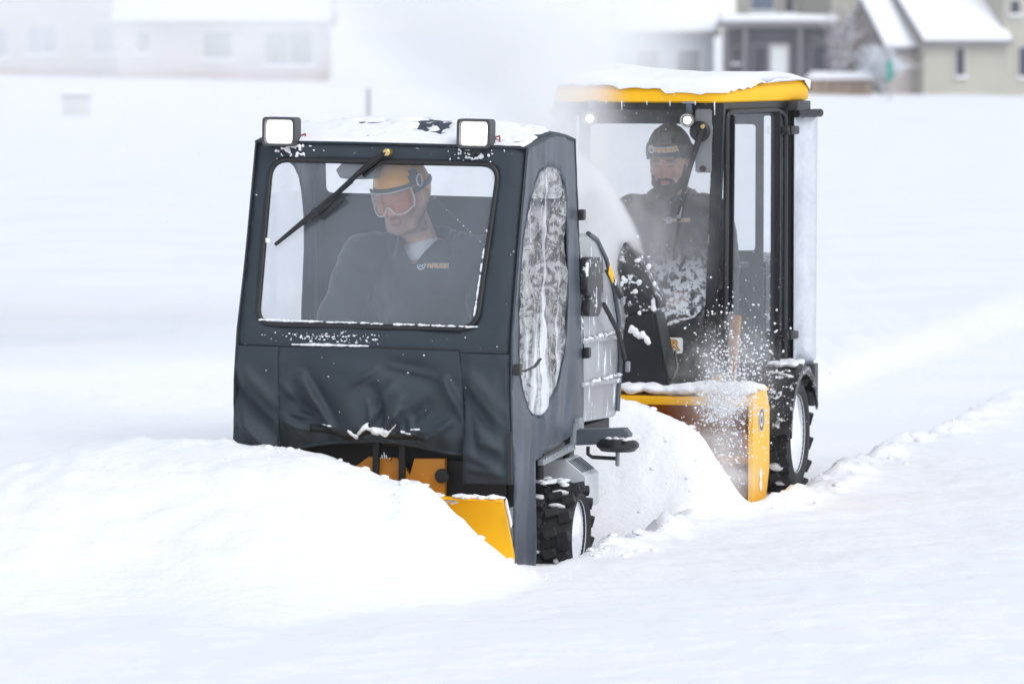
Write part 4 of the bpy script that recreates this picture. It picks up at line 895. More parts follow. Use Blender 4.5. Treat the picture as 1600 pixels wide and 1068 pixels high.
for x, z in ((.268, 1.925), (-.238, 1.931)):
    rl = empty('round_lamp', (x, -.085, z)); rl.parent = tbk
    lathe('housing', [(-.035, .030), (-.03, .036), (.0, .036), (.03, .026), (.045, .012), (.045, 1e-4), (-.005, 1e-4), (-.01, .028)], M['dgrey'], rl, axis=1, n=24); lathe('lens', disc_prof(-.030, -.018, .019, .004), M['lens2'], rl, axis=1, n=24); lathe('bezel', [(-.037, .027), (-.037, .034), (-.031, .036), (-.031, .027)], M['chrome'], rl, axis=1, n=24)
    box('mount', (0, .02, .055), (.03, .03, .06), M['steel_dark'], rl); box('mount_foot', (0, .03, .088), (.07, .04, .012), M['steel'], rl)
# rear wall with its window
RW = rounded([(-.50, 1.885), (.392, 1.885), (.392, 1.225), (-.50, 1.225)], .02, 3)
sheet('rear_wall', [(-.60, 2.0), (.61, 2.0), (.60, .5), (-.60, .5)], [RW, rounded([(.435, 1.93), (.475, 1.93), (.475, .80), (.435, .80)], .01, 2), rounded([(-.59, 1.93), (-.56, 1.93), (-.56, .8), (-.59, .8)], .01, 2)], .07, lambda u, v: (u, .95, v), M['dgrey'], tbk, .01)
sheet('rear_window', RW, [], .2, lambda u, v: (u, .945, v), M['rear_pane'], tbk, 0)
# doors
for sg in (1, -1):
    dr = empty('door', onside(.0, 0, 0, sg)); dr.parent = tbk; base = Vector(dr.location)
    def L_(y, z, off=0): return Vector(onside(y, z, off, sg)) - base
    DO = [(.055, 1.965), (.62, 1.965), (.735, 1.945), (.74, 1.70), (.74, .66), (.70, .625), (.58, .615), (.52, .59), (.44, .47), (.38, .44), (.16, .44), (.06, .72), (.045, .95)]
    tube('door_frame', [L_(y, z, .012) for y, z in dens(rounded(DO, .05, 4), .08)], .016, M['black_dust'], dr, 8, closed=True)
    inn = rounded(DO, .05, 4)
    sheet('door_glass', inn, [], .10, lambda u, v: L_(u, v, .008), M['door_glass'], dr, 0)
    bar('door_bar', L_(.63, 1.96, .012), L_(.63, .63, .012), .05, .02, parent=dr); bar('door_bar', L_(.10, 1.95, .012), L_(.085, .95, .012), .05, .022, parent=dr)
    for z in (1.86, .80):
        box('hinge', L_(.735, z, .04), (.07, .10, .045), M['black'], dr, rot=(0, 0, R(-13 * sg)), bev=.012); lathe('hinge_knob', disc_prof(sg * .015, sg * .05, .024, .006), M['black'], dr, axis=0, n=14, c=L_(.66, z, .02))
# clear strip curtain at the rear door edge (door side)
for sg in (1, -1):
    st = sheet('rear_side_glass', rounded([(.80, 1.93), (1.01, 1.93), (1.0, .65), (.80, .65)], .02, 3), [], .2, lambda u, v: Vector(onside(u, v, .035 + .03 * sst(.85, 1.0, u), sg)), M['strip_glass'], tbk, .004)
    tube('glass_roller', [onside(.80, 1.945, .045, sg), onside(1.02, 1.945, .075, sg)], .022, M['black'], tbk, 10); box('corner_bracket', onside(.86, 1.985, .02, sg), (.09, .16, .05), M['dgrey'], tbk, rot=(0, 0, R(-13 * sg)))
    box('sill_bracket', onside(.90, .625, .02, sg), (.09, .18, .05), M['steel_dark'], tbk, rot=(0, 0, R(-13 * sg)))
# body, seat, controls
box('chassis', (0, .75, .36), (.72, 1.9, .30), M['chassis'], tbk, bev=.02); box('engine_cover', (0, 1.45, .80), (.9, .9, .75), M['black_frost'], tbk, bev=.06)
box('floor', (0, .35, .50), (.70, .62, .03), M['chassis'], tbk)
seatb = empty('seat', (.05, .58, .52)); seatb.parent = tbk
box('cushion', (0, 0, .35), (.46, .44, .12), M['black'], seatb, bev=.04); box('backrest', (0, .24, .62), (.44, .09, .50), M['black'], seatb, bev=.04, rot=(R(-8), 0, 0)); box('pedestal', (0, .02, .15), (.36, .34, .30), M['chassis'], seatb)
pn = box('side_console', (.36, .40, 1.17), (.18, .30, .03), M['black'], tbk, bev=.01); tube('joystick', [(.36, .36, 1.185), (.36, .35, 1.26), (.36, .35, 1.36)], [.016, .022, .03], M['dgrey'], pn, 10); lathe('switch', disc_prof(.245, .252, .012, .002), M['white'], pn, axis=1, n=10, c=(.40, 0, 1.165)); box('console_column', (.36, .42, .84), (.10, .12, .64), M['dgrey'], tbk)
bar('body_bar', (.42, .36, .92), (.40, .28, .50), .05, .04, M['orange']); box('body_plate', (.36, .16, .56), (.16, .08, .10), M['yellow'], tbk, rot=(0, R(-30), 0)); box('reflector', (.55, .70, .70), (.02, .03, .08), M['red'], tbk)
for x in (-.2, .2): tube('control_lever', [(x, .12, .52), (x, .16, .85), (x, .2, 1.0)], .012, M['black'], tbk, 8)
# fenders
for sg in (1, -1):
    bm = bmesh.new(); pr = None
    for k in range(15):
        a = math.pi * (.98 - .86 * k / 14); q = [(sg * .46, .60 - math.cos(math.pi - a) * .36 * -1, .30 + .35 * math.sin(a)), (sg * .735, .60 + math.cos(a) * .36, .30 + .35 * math.sin(a)), (sg * .735, .60 + math.cos(a) * .34, .28 + .33 * math.sin(a))]
        q[0] = (sg * .46, q[1][1], q[1][2]); q = [bm.verts.new(v) for v in q]
        if pr:
            for i in range(2): bm.faces.new((pr[i], q[i], q[i + 1], pr[i + 1]))
        pr = q
    fd = fin(bm, 'fender', M['black_frost'], tbk); s = fd.modifiers.new('t', 'SOLIDIFY'); s.thickness = .012
    snow_lumps('fender_snow', [(sg * random.uniform(.56, .70), random.uniform(.50, .78), .66, .03, .04, .016) for k in range(26)], fd, 16, 2, .007)
    box('fender_bracket', (sg * .70, .93, .53), (.05, .09, .22), M['dgrey'], tbk)
wheel(tbk, (.585, .60, .30), .315, .235, .20, .022, 15, 1, True, 7); wheel(tbk, (-.585, .60, .30), .315, .235, .20, .022, 15, -1, True, 8); wheel(tbk, (0, 1.85, .15), .17, .14, .09, .012, 14, 1, False, 9)
# snow blower: housing, auger, chute
bl = empty('snow_blower', (0, -.50, 0)); bl.parent = tbk
def yb(*p): return [(q[0], q[1]) for q in p]
box('top_bar', (0, -.145, .555), (1.45, .05, .042), M['yellow_frost'], bl, bev=.004); prism('top_plate', [(-.125, .574), (.26, .60), (.26, .588), (-.125, .562)], 0, -.72, .72, M['yellow_frost'], bl)
bm = bmesh.new(); pr = None
for k in range(13):
    a = math.pi * k / 12; q = [bm.verts.new((x_, -.12 + .36 * math.sin(a), .30 + .265 * math.cos(a))) for x_ in (-.714, .714)]
    if pr: bm.faces.new((pr[0], q[0], q[1], pr[1]))
    pr = q
hs_ = fin(bm, 'housing', M['orange'], bl); s = hs_.modifiers.new('t', 'SOLIDIFY'); s.thickness = .008
EP = [(-.175, .585), (.16, .60), (.24, .50), (.24, .20), (.16, .045), (-.165, .03), (-.20, .10)]
for sg in (1, -1): pl = prism('end_plate', EP, 0, sg * .716, sg * .728, M['yellow_frost'] if sg < 0 else M['yellow'], bl, bev=.002); 
prism('end_flange', [(-.200, .585), (-.176, .585), (-.176, .03), (-.205, .05)], 0, .716, .739, M['yellow'], bl)
em = lathe('emblem', disc_prof(.730, .732, .062, .001), M['white'], bl, axis=0, n=28, c=(0, .03, .455)); lathe('emblem_ring', [(.7325, .038), (.7325, .055), (.7335, .055), (.7335, .038)], M['dark_print'], em, axis=0, n=28, c=(0, .03, .455)); lathe('emblem_mark', disc_prof(.7325, .7335, .020, .0005), M['dark_print'], em, axis=0, n=14, c=(0, .03, .455))
for z in (.13, .185): lathe('decal', disc_prof(.730, .732, .030, .001), M['white'], bl, axis=0, n=20, c=(0, .02, z))
ag = empty('auger', (0, -.02, .26)); ag.parent = bl
tube('shaft', [(-.71, 0, 0), (.71, 0, 0)], .022, M['orange'], ag, 10)
for sg in (1, -1):
    V = []; F2 = []
    for k in range(73):
        t = k / 72; a = sg * t * 6.28 * 2.4; x = sg * (.10 + .59 * t); V += [(x, .03 * math.cos(a), .03 * math.sin(a)), (x, .20 * math.cos(a), .20 * math.sin(a))]
        if k: b = 2 * k; F2.append((b - 2, b, b + 1, b - 1))
    o_ = from_np('flight', V, F2, M['orange'], ag); s = o_.modifiers.new('t', 'SOLIDIFY'); s.thickness = .008
snow_lumps('blower_snow', [(random.uniform(-.68, .70), -.145 + random.uniform(.0, .30), .60 + .012 * random.random(), .05, .05, .016 + .014 * random.random()) for k in range(170)], bl, 18, 2, .009)
ch = empty('discharge_chute', (0, .10, 0)); ch.parent = bl
bm = bmesh.new()   # tapering duct from the housing up to the deflector
lo = [(.005, -.14, .56), (.290, -.14, .56), (.290, .12, .56), (.005, .12, .56)]; hi = [(.045, -.10, .965), (.196, -.10, .985), (.196, .10, .985), (.045, .10, .965)]
v0 = [bm.verts.new(p) for p in lo]; v1 = [bm.verts.new(p) for p in hi]; [bm.faces.new((v0[i], v0[(i + 1) % 4], v1[(i + 1) % 4], v1[i])) for i in range(4)]; bm.faces.new(v0); bm.faces.new(v1)
bmesh.ops.bevel(bm, geom=list(bm.edges), offset=.012, segments=2, affect='EDGES'); fin(bm, 'duct', M['black_dust'], ch)
DF = rounded([(.040, .960), (.205, 1.000), (.212, 1.035), (.185, 1.085), (.165, 1.15), (.10, 1.255), (.040, 1.325), (.012, 1.27), (-.005, 1.20), (.03, 1.12)], [.02, .01, .02, .05, .1, .2, .01, .03, .05, .1], 3)
df_ = prism('deflector', DF, 1, -.11, .11, M['black_frost'], ch, bev=.012)
tube('deflector_rim', [(x, -.113, z) for x, z in DF[8:24]], .006, M['rubber'], df_, 6)
snow_lumps('chute_snow', [(random.gauss(.10, .05), -.118, random.gauss(1.12, .08), .012 * random.random() + .004, .006, .014 * random.random() + .004) for k in range(22)] + [(.08 + .08 * t + random.gauss(0, .008), -.118, .905 - .065 * t + random.gauss(0, .006), .014, .008, .013) for t in np.linspace(0, 1, 26)] + [(.19, -.10, 1.0 + .04 * random.random(), .014, .02, .02) for k in range(8)], ch, 19, 2, .004)
tube('chute_link', [(.27, -.09, .62), (.30, -.05, .70), (.27, .02, .78)], .008, M['black'], ch, 6)
for o in list(bpy.data.objects):
    if o.name.split('.')[0] in ('window_snow', 'apron_snow', 'snow_flecks', 'packed_snow', 'cover_snow', 'wheel_snow', 'arm_snow', 'lip_snow', 'chute_snow', 'blower_snow', 'fender_snow'): o['kind'] = 'stuff'

# ------------------------------------------------------------------ the two drivers
def head_shapes(bm, mt, wide=1.0):
    E = lambda c, r: b_ell(bm, c, r, mt)
    E((0, .018, .045), (.077, .097, .082)); E((0, -.02, .0), (.066, .076, .09)); E((0, -.033, -.062), (.053 * wide, .056, .046)); E((0, -.077, -.094), (.026, .020, .020))
    for s in (-1, 1):
        E((s * .042, -.060, -.016), (.027, .026, .024)); E((s * .030, -.081, .030), (.032, .015, .012)); E((s * .0775, .012, -.002), (.011, .026, .033)); E((s * .014, -.098, -.029), (.011, .012, .009)); E((s * .032, -.0735, .010), (.0145, .0135, .0115))
        b_cap(bm, (s * .056, .0, -.038), (s * .036, -.055, -.088), .026, .022, mt)
    b_cap(bm, (0, -.084, .026), (0, -.106, -.018), .010, .0135, mt); E((0, -.108, -.025), (.0165, .015, .0135)); E((0, -.091, -.052), (.025, .0105, .0055)); E((0, -.090, -.0625), (.021, .0105, .0070))
    b_cap(bm, (0, .022, -.05), (0, .05, -.17), .057, .060, mt)
def hand_shapes(bm, wrist, fwd, up, side):
    """palm, four fingers curled round a lever knob, thumb from the side."""
    f, u = Vector(fwd).normalized(), Vector(up).normalized(); r = f.cross(u).normalized() * side; w_ = Vector(wrist)
    b_cap(bm, w_, w_ + f * .03, .028, .030); 
    for k in range(4): b_cap(bm, w_ + f * .03 + r * (-.024 + .016 * k), w_ + f * .085 + r * (-.026 + .018 * k), .015, .012)
    for k, ln in enumerate((.040, .046, .043, .034)):
        a = w_ + f * .088 + r * (-.027 + .0185 * k); b = a + f * ln * .8 - u * .012; c = b - u * ln * .75 + f * .004; d = c - f * ln * .55 - u * .006
        b_cap(bm, a, b, .0095, .009); b_cap(bm, b, c, .009, .0085); b_cap(bm, c, d, .0085, .0075)
    a = w_ + f * .035 - r * .030; b = a + f * .028 - r * .020 - u * .016; c = b + f * .030 + r * .004 - u * .016; b_cap(bm, a, b, .013, .011); b_cap(bm, b, c, .011, .009)
def person(name, parent_m, pel, neck, head_m, sh, elbows, wrists, knees, feet, skin_col, label, jm, stub=None, wide=1.0, bs=1.0):
    """Builds in tractor coordinates (parent_m maps to world). Returns root, jacket object and head matrix."""
    def b_cap(bm, p0, p1, r0, r1, mt=None): globals()['b_cap'](bm, p0, p1, r0 * bs, r1 * bs, mt)
    def b_ell(bm, c, r, mt=None, sub=3): globals()['b_ell'](bm, c, tuple(q * bs for q in r), mt, sub)
    rt = empty(name, parent_m @ Vector(pel)); rt.rotation_euler = parent_m.to_euler(); tag(rt, label, 'person')
    off = Matrix.Translation(-Vector(pel)); P = lambda v: Vector(v) - Vector(pel); hm = off @ head_m
    pelv, nk = P(pel), P(neck); chest = pelv.lerp(nk, .62); hc = hm.translation
    bm = bmesh.new(); head_shapes(bm, hm, wide); b_cap(bm, nk - Vector((0, 0, .04)), hm @ Vector((0, .035, -.10)), .064, .057)
    b_cap(bm, pelv + Vector((0, 0, .06)), chest, .135, .15); b_cap(bm, chest, nk - Vector((0, 0, .10)), .15, .10)
    for s in (-1, 1):
        S = P(sh[s]); E_ = P(elbows[s]); W_ = P(wrists[s]); K = P(knees[s]); Fo = P(feet[s])
        b_cap(bm, nk - Vector((0, 0, .06)), S, .06, .058); b_cap(bm, S, E_, .052, .040); b_cap(bm, E_, W_, .040, .027); hand_shapes(bm, W_, (W_ - E_) + Vector((0, -.02, 0)), (0, 0, 1), s)
        hip = pelv + Vector((s * .10, -.02, .06)); b_cap(bm, hip, K, .082, .056); b_cap(bm, K, Fo, .056, .038); b_cap(bm, Fo, Fo + Vector((0, -.16, -.03)), .042, .032)
    body = remesh('body', bm, .0055, M['skin'], rt, 3)
    me = body.data; n = len(me.vertices); co = np.empty(n * 3); me.vertices.foreach_get('co', co); co = co.reshape(-1, 3)
    hi_ = np.array(hm.inverted()); lc = co @ hi_[:3, :3].T + hi_[:3, 3]
    c = np.tile(np.array(skin_col), (n, 1)).astype(float); x, y, z = lc.T; near = (np.abs(x) < .12) & (z > -.2) & (z < .2)
    def paint(mk, col, k): c[:] = np.where(mk[:, None] * k > 0, c * (1 - (mk * k)[:, None]) + np.array(col) * (mk * k)[:, None], c)
    paint(near * np.exp(-((np.abs(x) - .045) / .025) ** 2 - ((z + .02) / .03) ** 2) * (y < -.03), (.62, .24, .19), .45)
    paint(near * np.exp(-(x / .018) ** 2 - ((z + .028) / .018) ** 2) * (y < -.09), (.62, .24, .19), .45)
    paint(near * np.exp(-(x / .026) ** 4 - ((z + .057) / .009) ** 4) * (y < -.075), (.50, .20, .17), .8)
    paint(near * np.exp(-((np.abs(x) - .031) / .021) ** 4 - ((z - .034) / .0065) ** 4) * (y < -.07), (.10, .06, .04), .85)
    paint(near * np.exp(-((np.abs(x) - .032) / .014) ** 4 - ((z - .010) / .004) ** 4) * (y < -.07), (.12, .07, .06), .7)
    if stub: m_ = sst(-.035, -.055, z - .35 * np.maximum(0, np.abs(x) - .03)) * (z > -.125) * (y < .02) * near * (1 - np.exp(-(x / .022) ** 4 - ((z + .057) / .007) ** 4)); paint(m_ * (.65 + .35 * fbm(x * 60, y * 60, z * 60, o=3)), (.16, .115, .095), stub)
    at = me.attributes.new('Col', 'FLOAT_COLOR', 'POINT'); at.data.foreach_set('color', np.concatenate([c, np.ones((n, 1))], 1).ravel())
    # jacket and trousers
    bm = bmesh.new(); b_cap(bm, pelv + Vector((0, 0, .07)), chest, .175, .185); b_cap(bm, chest, nk - Vector((0, 0, .10)), .185, .125); b_ell(bm, chest + Vector((0, 0, .04)), (.225, .165, .22))
    b_ell(bm, pelv + Vector((0, 0, .12)), (.20, .17, .17))
    for s in (-1, 1):
        S = P(sh[s]); E_ = P(elbows[s]); W_ = P(wrists[s]); b_cap(bm, nk + Vector((s * .03, .02, -.055)), S, .075, .092); b_cap(bm, chest + Vector((s * .06, 0, .1)), S - Vector((0, 0, .04)), .14, .09)
        b_cap(bm, S, E_, .092, .072); b_cap(bm, E_, W_.lerp(E_, .08), .072, .048)
    b_cap(bm, nk - Vector((0, 0, .07)), nk + Vector((0, -.0, .01)), .10, .085)
    def wr(co): q = fbm(co[:, 0] * 6, co[:, 1] * 6, co[:, 2] * 4, o=4, s=12); return .020 * q + .012 * (1 - np.abs(fbm(co[:, 0] * 7 + co[:, 2] * 5, co[:, 1] * 5, co[:, 2] * 9, o=2, s=15)) * 2)
    jk = remesh('jacket', bm, .012, jm, rt, 8, wr)
    bm = bmesh.new(); 
    for s in (-1, 1):
        K = P(knees[s]); Fo = P(feet[s]); b_cap(bm, pelv + Vector((s * .10, -.02, .065)), K, .105, .075); b_cap(bm, K, Fo + Vector((0, 0, .02)), .075, .055)
    b_ell(bm, pelv + Vector((0, 0, .05)), (.19, .16, .12)); remesh('trousers', bm, .014, M['jacket'], rt, 6)
    for s in (-1, 1):
        Fo = P(feet[s]); bm = bmesh.new(); b_cap(bm, Fo + Vector((0, .01, .02)), Fo + Vector((0, .01, -.03)), .055, .056); b_cap(bm, Fo + Vector((0, .01, -.02)), Fo + Vector((0, -.18, -.035)), .055, .044); remesh('boot', bm, .012, M['black'], rt, 4)
    return rt, jk, hm, nk
def open_collar(jk, nk, depth, half, hm):
    """Cut the V of the open collar out of the jacket and add the standing collar."""
    bm = bmesh.new(); bm.from_mesh(jk.data); kill = []
    for sg in (-1, 1):
        no = Vector((sg * depth, 0, -half)).normalized(); bmesh.ops.bisect_plane(bm, geom=list(bm.verts) + list(bm.edges) + list(bm.faces), plane_co=nk + Vector((0, 0, -depth)), plane_no=no)
    bmesh.ops.bisect_plane(bm, geom=list(bm.verts) + list(bm.edges) + list(bm.faces), plane_co=nk + Vector((0, 0, -.005)), plane_no=(0, 0, 1))
    for f in bm.faces:
        p = f.calc_center_median() - nk
        if p.y < .01 and p.z > -depth and abs(p.x) < half * (p.z + depth) / depth: kill.append(f)
        elif p.z > -.005 and (p.x ** 2 + p.y ** 2) < .16 ** 2: kill.append(f)
    bmesh.ops.delete(bm, geom=kill, context='FACES'); bm.to_mesh(jk.data); bm.free()
    s = jk.modifiers.new('t', 'SOLIDIFY'); s.thickness = .008; s.offset = 1
def bvh_of(o):
    me = o.data; return BVHTree.FromPolygons([v.co.copy() for v in me.vertices], [tuple(p.vertices) for p in me.polygons])
def decal(o, me, m, at, name, parent, lift=.003, rotz=0, tilt=0):
    """Lay a flat mesh (x right, y up) on the front of o at local (x, z)."""
    bv = bvh_of(o); pts = []; sz = at[3]; cx, cz = at[4], at[1]     # one fitted plane for the whole print
    for a in np.linspace(-sz, sz, 9):
        for b in np.linspace(-.03, .03, 5):
            h = bv.ray_cast(Vector((cx + a, -2, cz + b)), Vector((0, 1, 0)))
            if h[0] is not None: pts.append((1, a, b, h[0].y))
    P_ = np.array(pts); k, *_ = np.linalg.lstsq(P_[:, :3], P_[:, 3], rcond=None); dev = max(0, float((P_[:, :3] @ k - P_[:, 3]).max()))
    for v in me.vertices:
        x = at[0] + v.co.x; z = at[1] + v.co.y; v.co = Vector((x, k[0] + k[1] * (x - cx) + k[2] * (z - cz) - dev * .6 - .009 - lift - v.co.z, z))
    return link(name, me, m, parent)
def ring_mesh(r0, r1, n=28, z=0.0):
    me = bpy.data.meshes.new('ring'); V = []; F = []
    for k in range(n): t = 2 * math.pi * k / n; V += [(r0 * math.cos(t), r0 * math.sin(t), z), (r1 * math.cos(t), r1 * math.sin(t), z)]
    for k in range(n): a = 2 * k; b = (2 * k + 2) % (2 * n); F.append((a, a + 1, b + 1, b))
    me.from_pydata(V, [], F); return me
def mark_mesh(r):
    me = bpy.data.meshes.new('mark'); V = [(-.75, -.6, 0), (-.45, .1, 0), (-.25, -.6, 0), (-.05, -.6, 0), (.15, .1, 0), (.05, .5, 0), (.35, -.6, 0), (.6, -.6, 0), (.25, .55, 0), (-.2, .55, 0), (-.5, .35, 0)]
    V = [(-.75, -.55, 0), (-.50, .35, 0), (-.25, .35, 0), (-.45, -.55, 0), (-.1, -.55, 0), (.0, .2, 0), (.22, .2, 0), (.1, -.55, 0), (.40, -.55, 0), (.25, .35, 0), (.5, .35, 0), (.7, -.55, 0), (-.55, .45, 0), (-.2, .45, 0), (-.35, .7, 0), (.2, .45, 0), (.55, .45, 0), (.4, .7, 0)]
    me.from_pydata([(a * r, b * r, c) for a, b, c in V], [], [(0, 3, 2, 1), (4, 7, 6, 5), (8, 11, 10, 9), (12, 13, 14), (15, 16, 17)]); return me
def logo(o, parent, x, z, size):
    d = size * 2.75; cx = x + d * .6; sz = size * 2.6
    decal(o, ring_mesh(.0001, size * .62), M['dark_print'], (x, z, 0, sz, cx), 'emblem_field', parent, .001)
    decal(o, ring_mesh(size * .55, size * .72), M['white'], (x, z, 0, sz, cx), 'emblem_ring', parent, .002); decal(o, mark_mesh(size * .55), M['white'], (x, z, 0, sz, cx), 'emblem_mark', parent, .002)
    decal(o, text_mesh('WALKER', size * 1.0, .0002, .95, size * .03, .15), M['orange_print'], (x + d, z, 0, sz, cx), 'lettering', parent, .003)
    decal(o, text_mesh('WALKER', size * 1.0, .0001, .95, size * .085, .15), M['white'], (x + d, z, 0, sz, cx), 'lettering_outline', parent, .0015)
MA = Matrix.Translation(A_LOC) @ Euler(A_ROT).to_matrix().to_4x4(); MBm = Matrix.Translation(B_LOC) @ Euler(B_ROT).to_matrix().to_4x4()

# driver of the plow tractor: orange helmet, amber goggles
hmA = Matrix.Translation((-.008, .235, 1.702)) @ Euler((R(15), R(-8), R(-12))).to_matrix().to_4x4() @ Matrix.Scale(1.32, 4)
rt, jk, hm, nk = person('person', MA, (.05, .50, .885), (.062, .34, 1.520), hmA, {-1: (-.22, .38, 1.42), 1: (.34, .38, 1.42)}, {-1: (-.33, .27, 1.10), 1: (.42, .27, 1.10)}, {-1: (-.16, .06, 1.03), 1: (.22, .06, 1.03)},
    {-1: (-.10, .06, .98), 1: (.18, .06, .98)}, {-1: (-.12, -.04, .72), 1: (.18, -.04, .72)}, (.66, .43, .35), 'driver in an orange helmet and amber goggles behind the fabric cab windscreen', M['jacket'], .75, 1.0, 1.15)
open_collar(jk, nk, .115, .085, hm)
bm = bmesh.new(); b_cap(bm, nk - Vector((0, -.03, .17)), nk - Vector((0, -.0, .095)), .135, .115); b_cap(bm, nk - Vector((0, 0, .10)), nk + Vector((0, -.004, -.050)), .108, .086); remesh('t_shirt', bm, .010, M['tshirt'], rt, 4)
def collar(rt, nk, jm, half, depth, h=.06, cs=1.0):
    V = []; F = []; N = 40
    for k in range(N + 1):
        a = R(-145 + 290 * k / N) + math.pi / 2; f = abs(k / N - .5) * 2; zz = -.02 - (depth - .03) * sst(.62, 1.0, f); rx = (.098 + .008 * f) * cs
        x, y = math.cos(a) * rx * (1 - .35 * sst(.7, 1, f)), math.sin(a) * rx * 1.0 + .012 - .02 * f
        for j, (o, dz) in enumerate(((.004, -.03), (-.004, h * .5), (.004, h), (.020, h * .96), (.036, h * .35), (.040, -.005))): V.append((nk.x + x * (1 + o / .1), nk.y + y * (1 + o / .1), nk.z + zz + dz * (1 - .35 * f) + .004 * math.sin(k * .9)))
    for k in range(N):
        for j in range(5): a = k * 6 + j; F.append((a, a + 1, a + 7, a + 6))
    o = from_np('collar', V, F, jm, rt); s = o.modifiers.new('t', 'SOLIDIFY'); s.thickness = .006; s2 = o.modifiers.new('s', 'SUBSURF'); s2.levels = 1; s2.render_levels = 1
collar(rt, nk, M['jacket'], .07, .115, .075, 1.2)
logo(jk, jk, .048, 1.405 - .885, .026)
# helmet
def shell(hm, c, r, keep, mats, pick, name, parent, th=.006, nu=64, nv=40, rib=0):
    V = []; F = []; MI = []
    for i in range(nv + 1):
        ph = math.pi * i / nv
        for k in range(nu):
            t = 2 * math.pi * k / nu; q = 1 + rib * (.4 * math.sin(40 * t) * math.sin(ph) + 1.6 * float(vn(3 * math.cos(t), 3 * math.sin(t), ph * 3.5, 6))); V.append(hm @ Vector((c[0] + q * r[0] * math.sin(ph) * math.cos(t), c[1] + q * r[1] * math.sin(ph) * math.sin(t), c[2] + q * r[2] * math.cos(ph))))
    inv = hm.inverted()
    for i in range(nv):
        for k in range(nu):
            f = (i * nu + k, i * nu + (k + 1) % nu, (i + 1) * nu + (k + 1) % nu, (i + 1) * nu + k); p = inv @ (sum((V[j] for j in f), Vector()) / 4)
            if keep(p): F.append(f); MI.append(pick(p))
    o = from_np(name, V, F, mats, parent); o.data.polygons.foreach_set('material_index', MI)
    bm = bmesh.new(); bm.from_mesh(o.data); bmesh.ops.remove_doubles(bm, verts=bm.verts, dist=1e-5); bmesh.ops.delete(bm, geom=[v for v in bm.verts if not v.link_faces], context='VERTS'); bm.to_mesh(o.data); bm.free()
    s = o.modifiers.new('t', 'SOLIDIFY'); s.thickness = th; s.offset = 1; return o
def keep_h(p):
    if p.y < -.02: return p.z > .052
    return p.z > .052 - 1.25 * (p.y + .02) - (.0 if p.y < .02 else 0) and p.z > -.055
hl = shell(hm, (0, .012, .035), (.094, .114, .110), keep_h, [M['helmet'], M['helmet_grey']], lambda p: 1 if (p.z < .064 and p.y < -.04) or (p.x > .066 and -.06 < p.y < -.01 and p.z < .100) or (p.z > .098 and p.y < -.05 and p.x < -.03) else 0, 'helmet', rt)
lathe('side_emblem', [(.0, .016), (.0, .022), (.003, .022), (.003, .016)], M['white'], hl, axis=0, n=20).matrix_local = hm @ Matrix.Translation((.096, -.035, .062))
# goggles
gz = lambda a: (.050 - .004 * abs(a)); 
def gl_pt(a, z, off=0): rx, ry = .088 + off, .104 + off; return hm @ Vector((rx * math.sin(a), -ry * math.cos(a) - .012, z))
up_ = [(a, .050) for a in np.linspace(-1.0, 1.0, 15)]; lo_ = [(a, -.030 + .030 * math.exp(-(a / .17) ** 2) + .016 * sst(.55, 1.0, abs(a))) for a in np.linspace(1.0, -1.0, 27)]
GO = [(1.02, .04)] ; GO = up_ + [(1.05, .035), (1.06, .005)] + lo_ + [(-1.06, .005), (-1.05, .035)]
gg = sheet('goggle_lens', GO, [], .035, lambda u, v: gl_pt(u, v), M['amber'], rt, 0)
tube('goggle_rim', [gl_pt(u, v, .002) for u, v in GO], .0042, M['goggle_rim'], gg, 6, closed=True)
tube('goggle_brow', [gl_pt(a, .056, .001) for a in np.linspace(-1.05, 1.05, 17)], .007, M['helmet_grey'], gg, 6)
for s in (-1, 1): tube('strap', [gl_pt(s * 1.05, .03, .004)] + [hm @ Vector((s * .098 * math.cos(t), .012 + .118 * math.sin(t), .040)) for t in np.linspace(-.2, 1.4, 10)], .013, M['helmet_grey'], gg, 6, flat=(.35, 1))

# driver of the blower tractor: knit cap, beard
hmB = Matrix.Translation((.060, .40, 1.695)) @ Euler((R(14), 0, R(-4))).to_matrix().to_4x4() @ Matrix.Scale(1.24, 4)
rt, jk, hm, nk = person('person', MBm, (.05, .56, .98), (.058, .45, 1.52), hmB, {-1: (-.155, .46, 1.43), 1: (.265, .46, 1.43)}, {-1: (-.25, .36, 1.14), 1: (.355, .36, 1.16)}, {-1: (-.17, .18, 1.04), 1: (.20, .18, 1.04)},
    {-1: (-.08, .18, .98), 1: (.18, .18, .98)}, {-1: (-.10, .10, .62), 1: (.20, .10, .62)}, (.64, .38, .31), 'bearded driver in a dark knit cap inside the yellow roofed cab', M['jacket2'], .3, 1.06)
open_collar(jk, nk, .03, .03, hm); collar(rt, nk, M['jacket2'], .05, .05, .075)
logo(jk, jk, .030, 1.405 - .98, .022)
cap = shell(hm, (0, .012, .045), (.092, .112, .118), lambda p: p.z > .046 - .35 * (p.y + .06), [M['knit']], lambda p: 0, 'knit_cap', rt, nu=160, rib=.035)
cuff = shell(hm, (0, .012, .045), (.098, .118, .126), lambda p: .040 - .35 * (p.y + .06) < p.z < .100 - .30 * (p.y + .06), [M['knit']], lambda p: 0, 'cuff', cap, .008, nu=160, rib=.012)
def flat_on_head(me, m, z0, name, lift=.012):
    for v in me.vertices:
        x, zz = v.co.x, z0 + v.co.y; k = max(0, 1 - (x / .106) ** 2 - ((zz - .045) / .136) ** 2); v.co = hm @ Vector((x, .012 - .126 * math.sqrt(k) - lift - v.co.z, zz))
    link(name, me, m, cuff)
q = ring_mesh(.0001, .0165); q.transform(Matrix.Translation((-.045, 0, 0))); flat_on_head(q, M['white'], .085, 'emblem', .003)
q = mark_mesh(.013); q.transform(Matrix.Translation((-.045, 0, 0))); flat_on_head(q, M['dark_print'], .085, 'emblem_mark', .004)
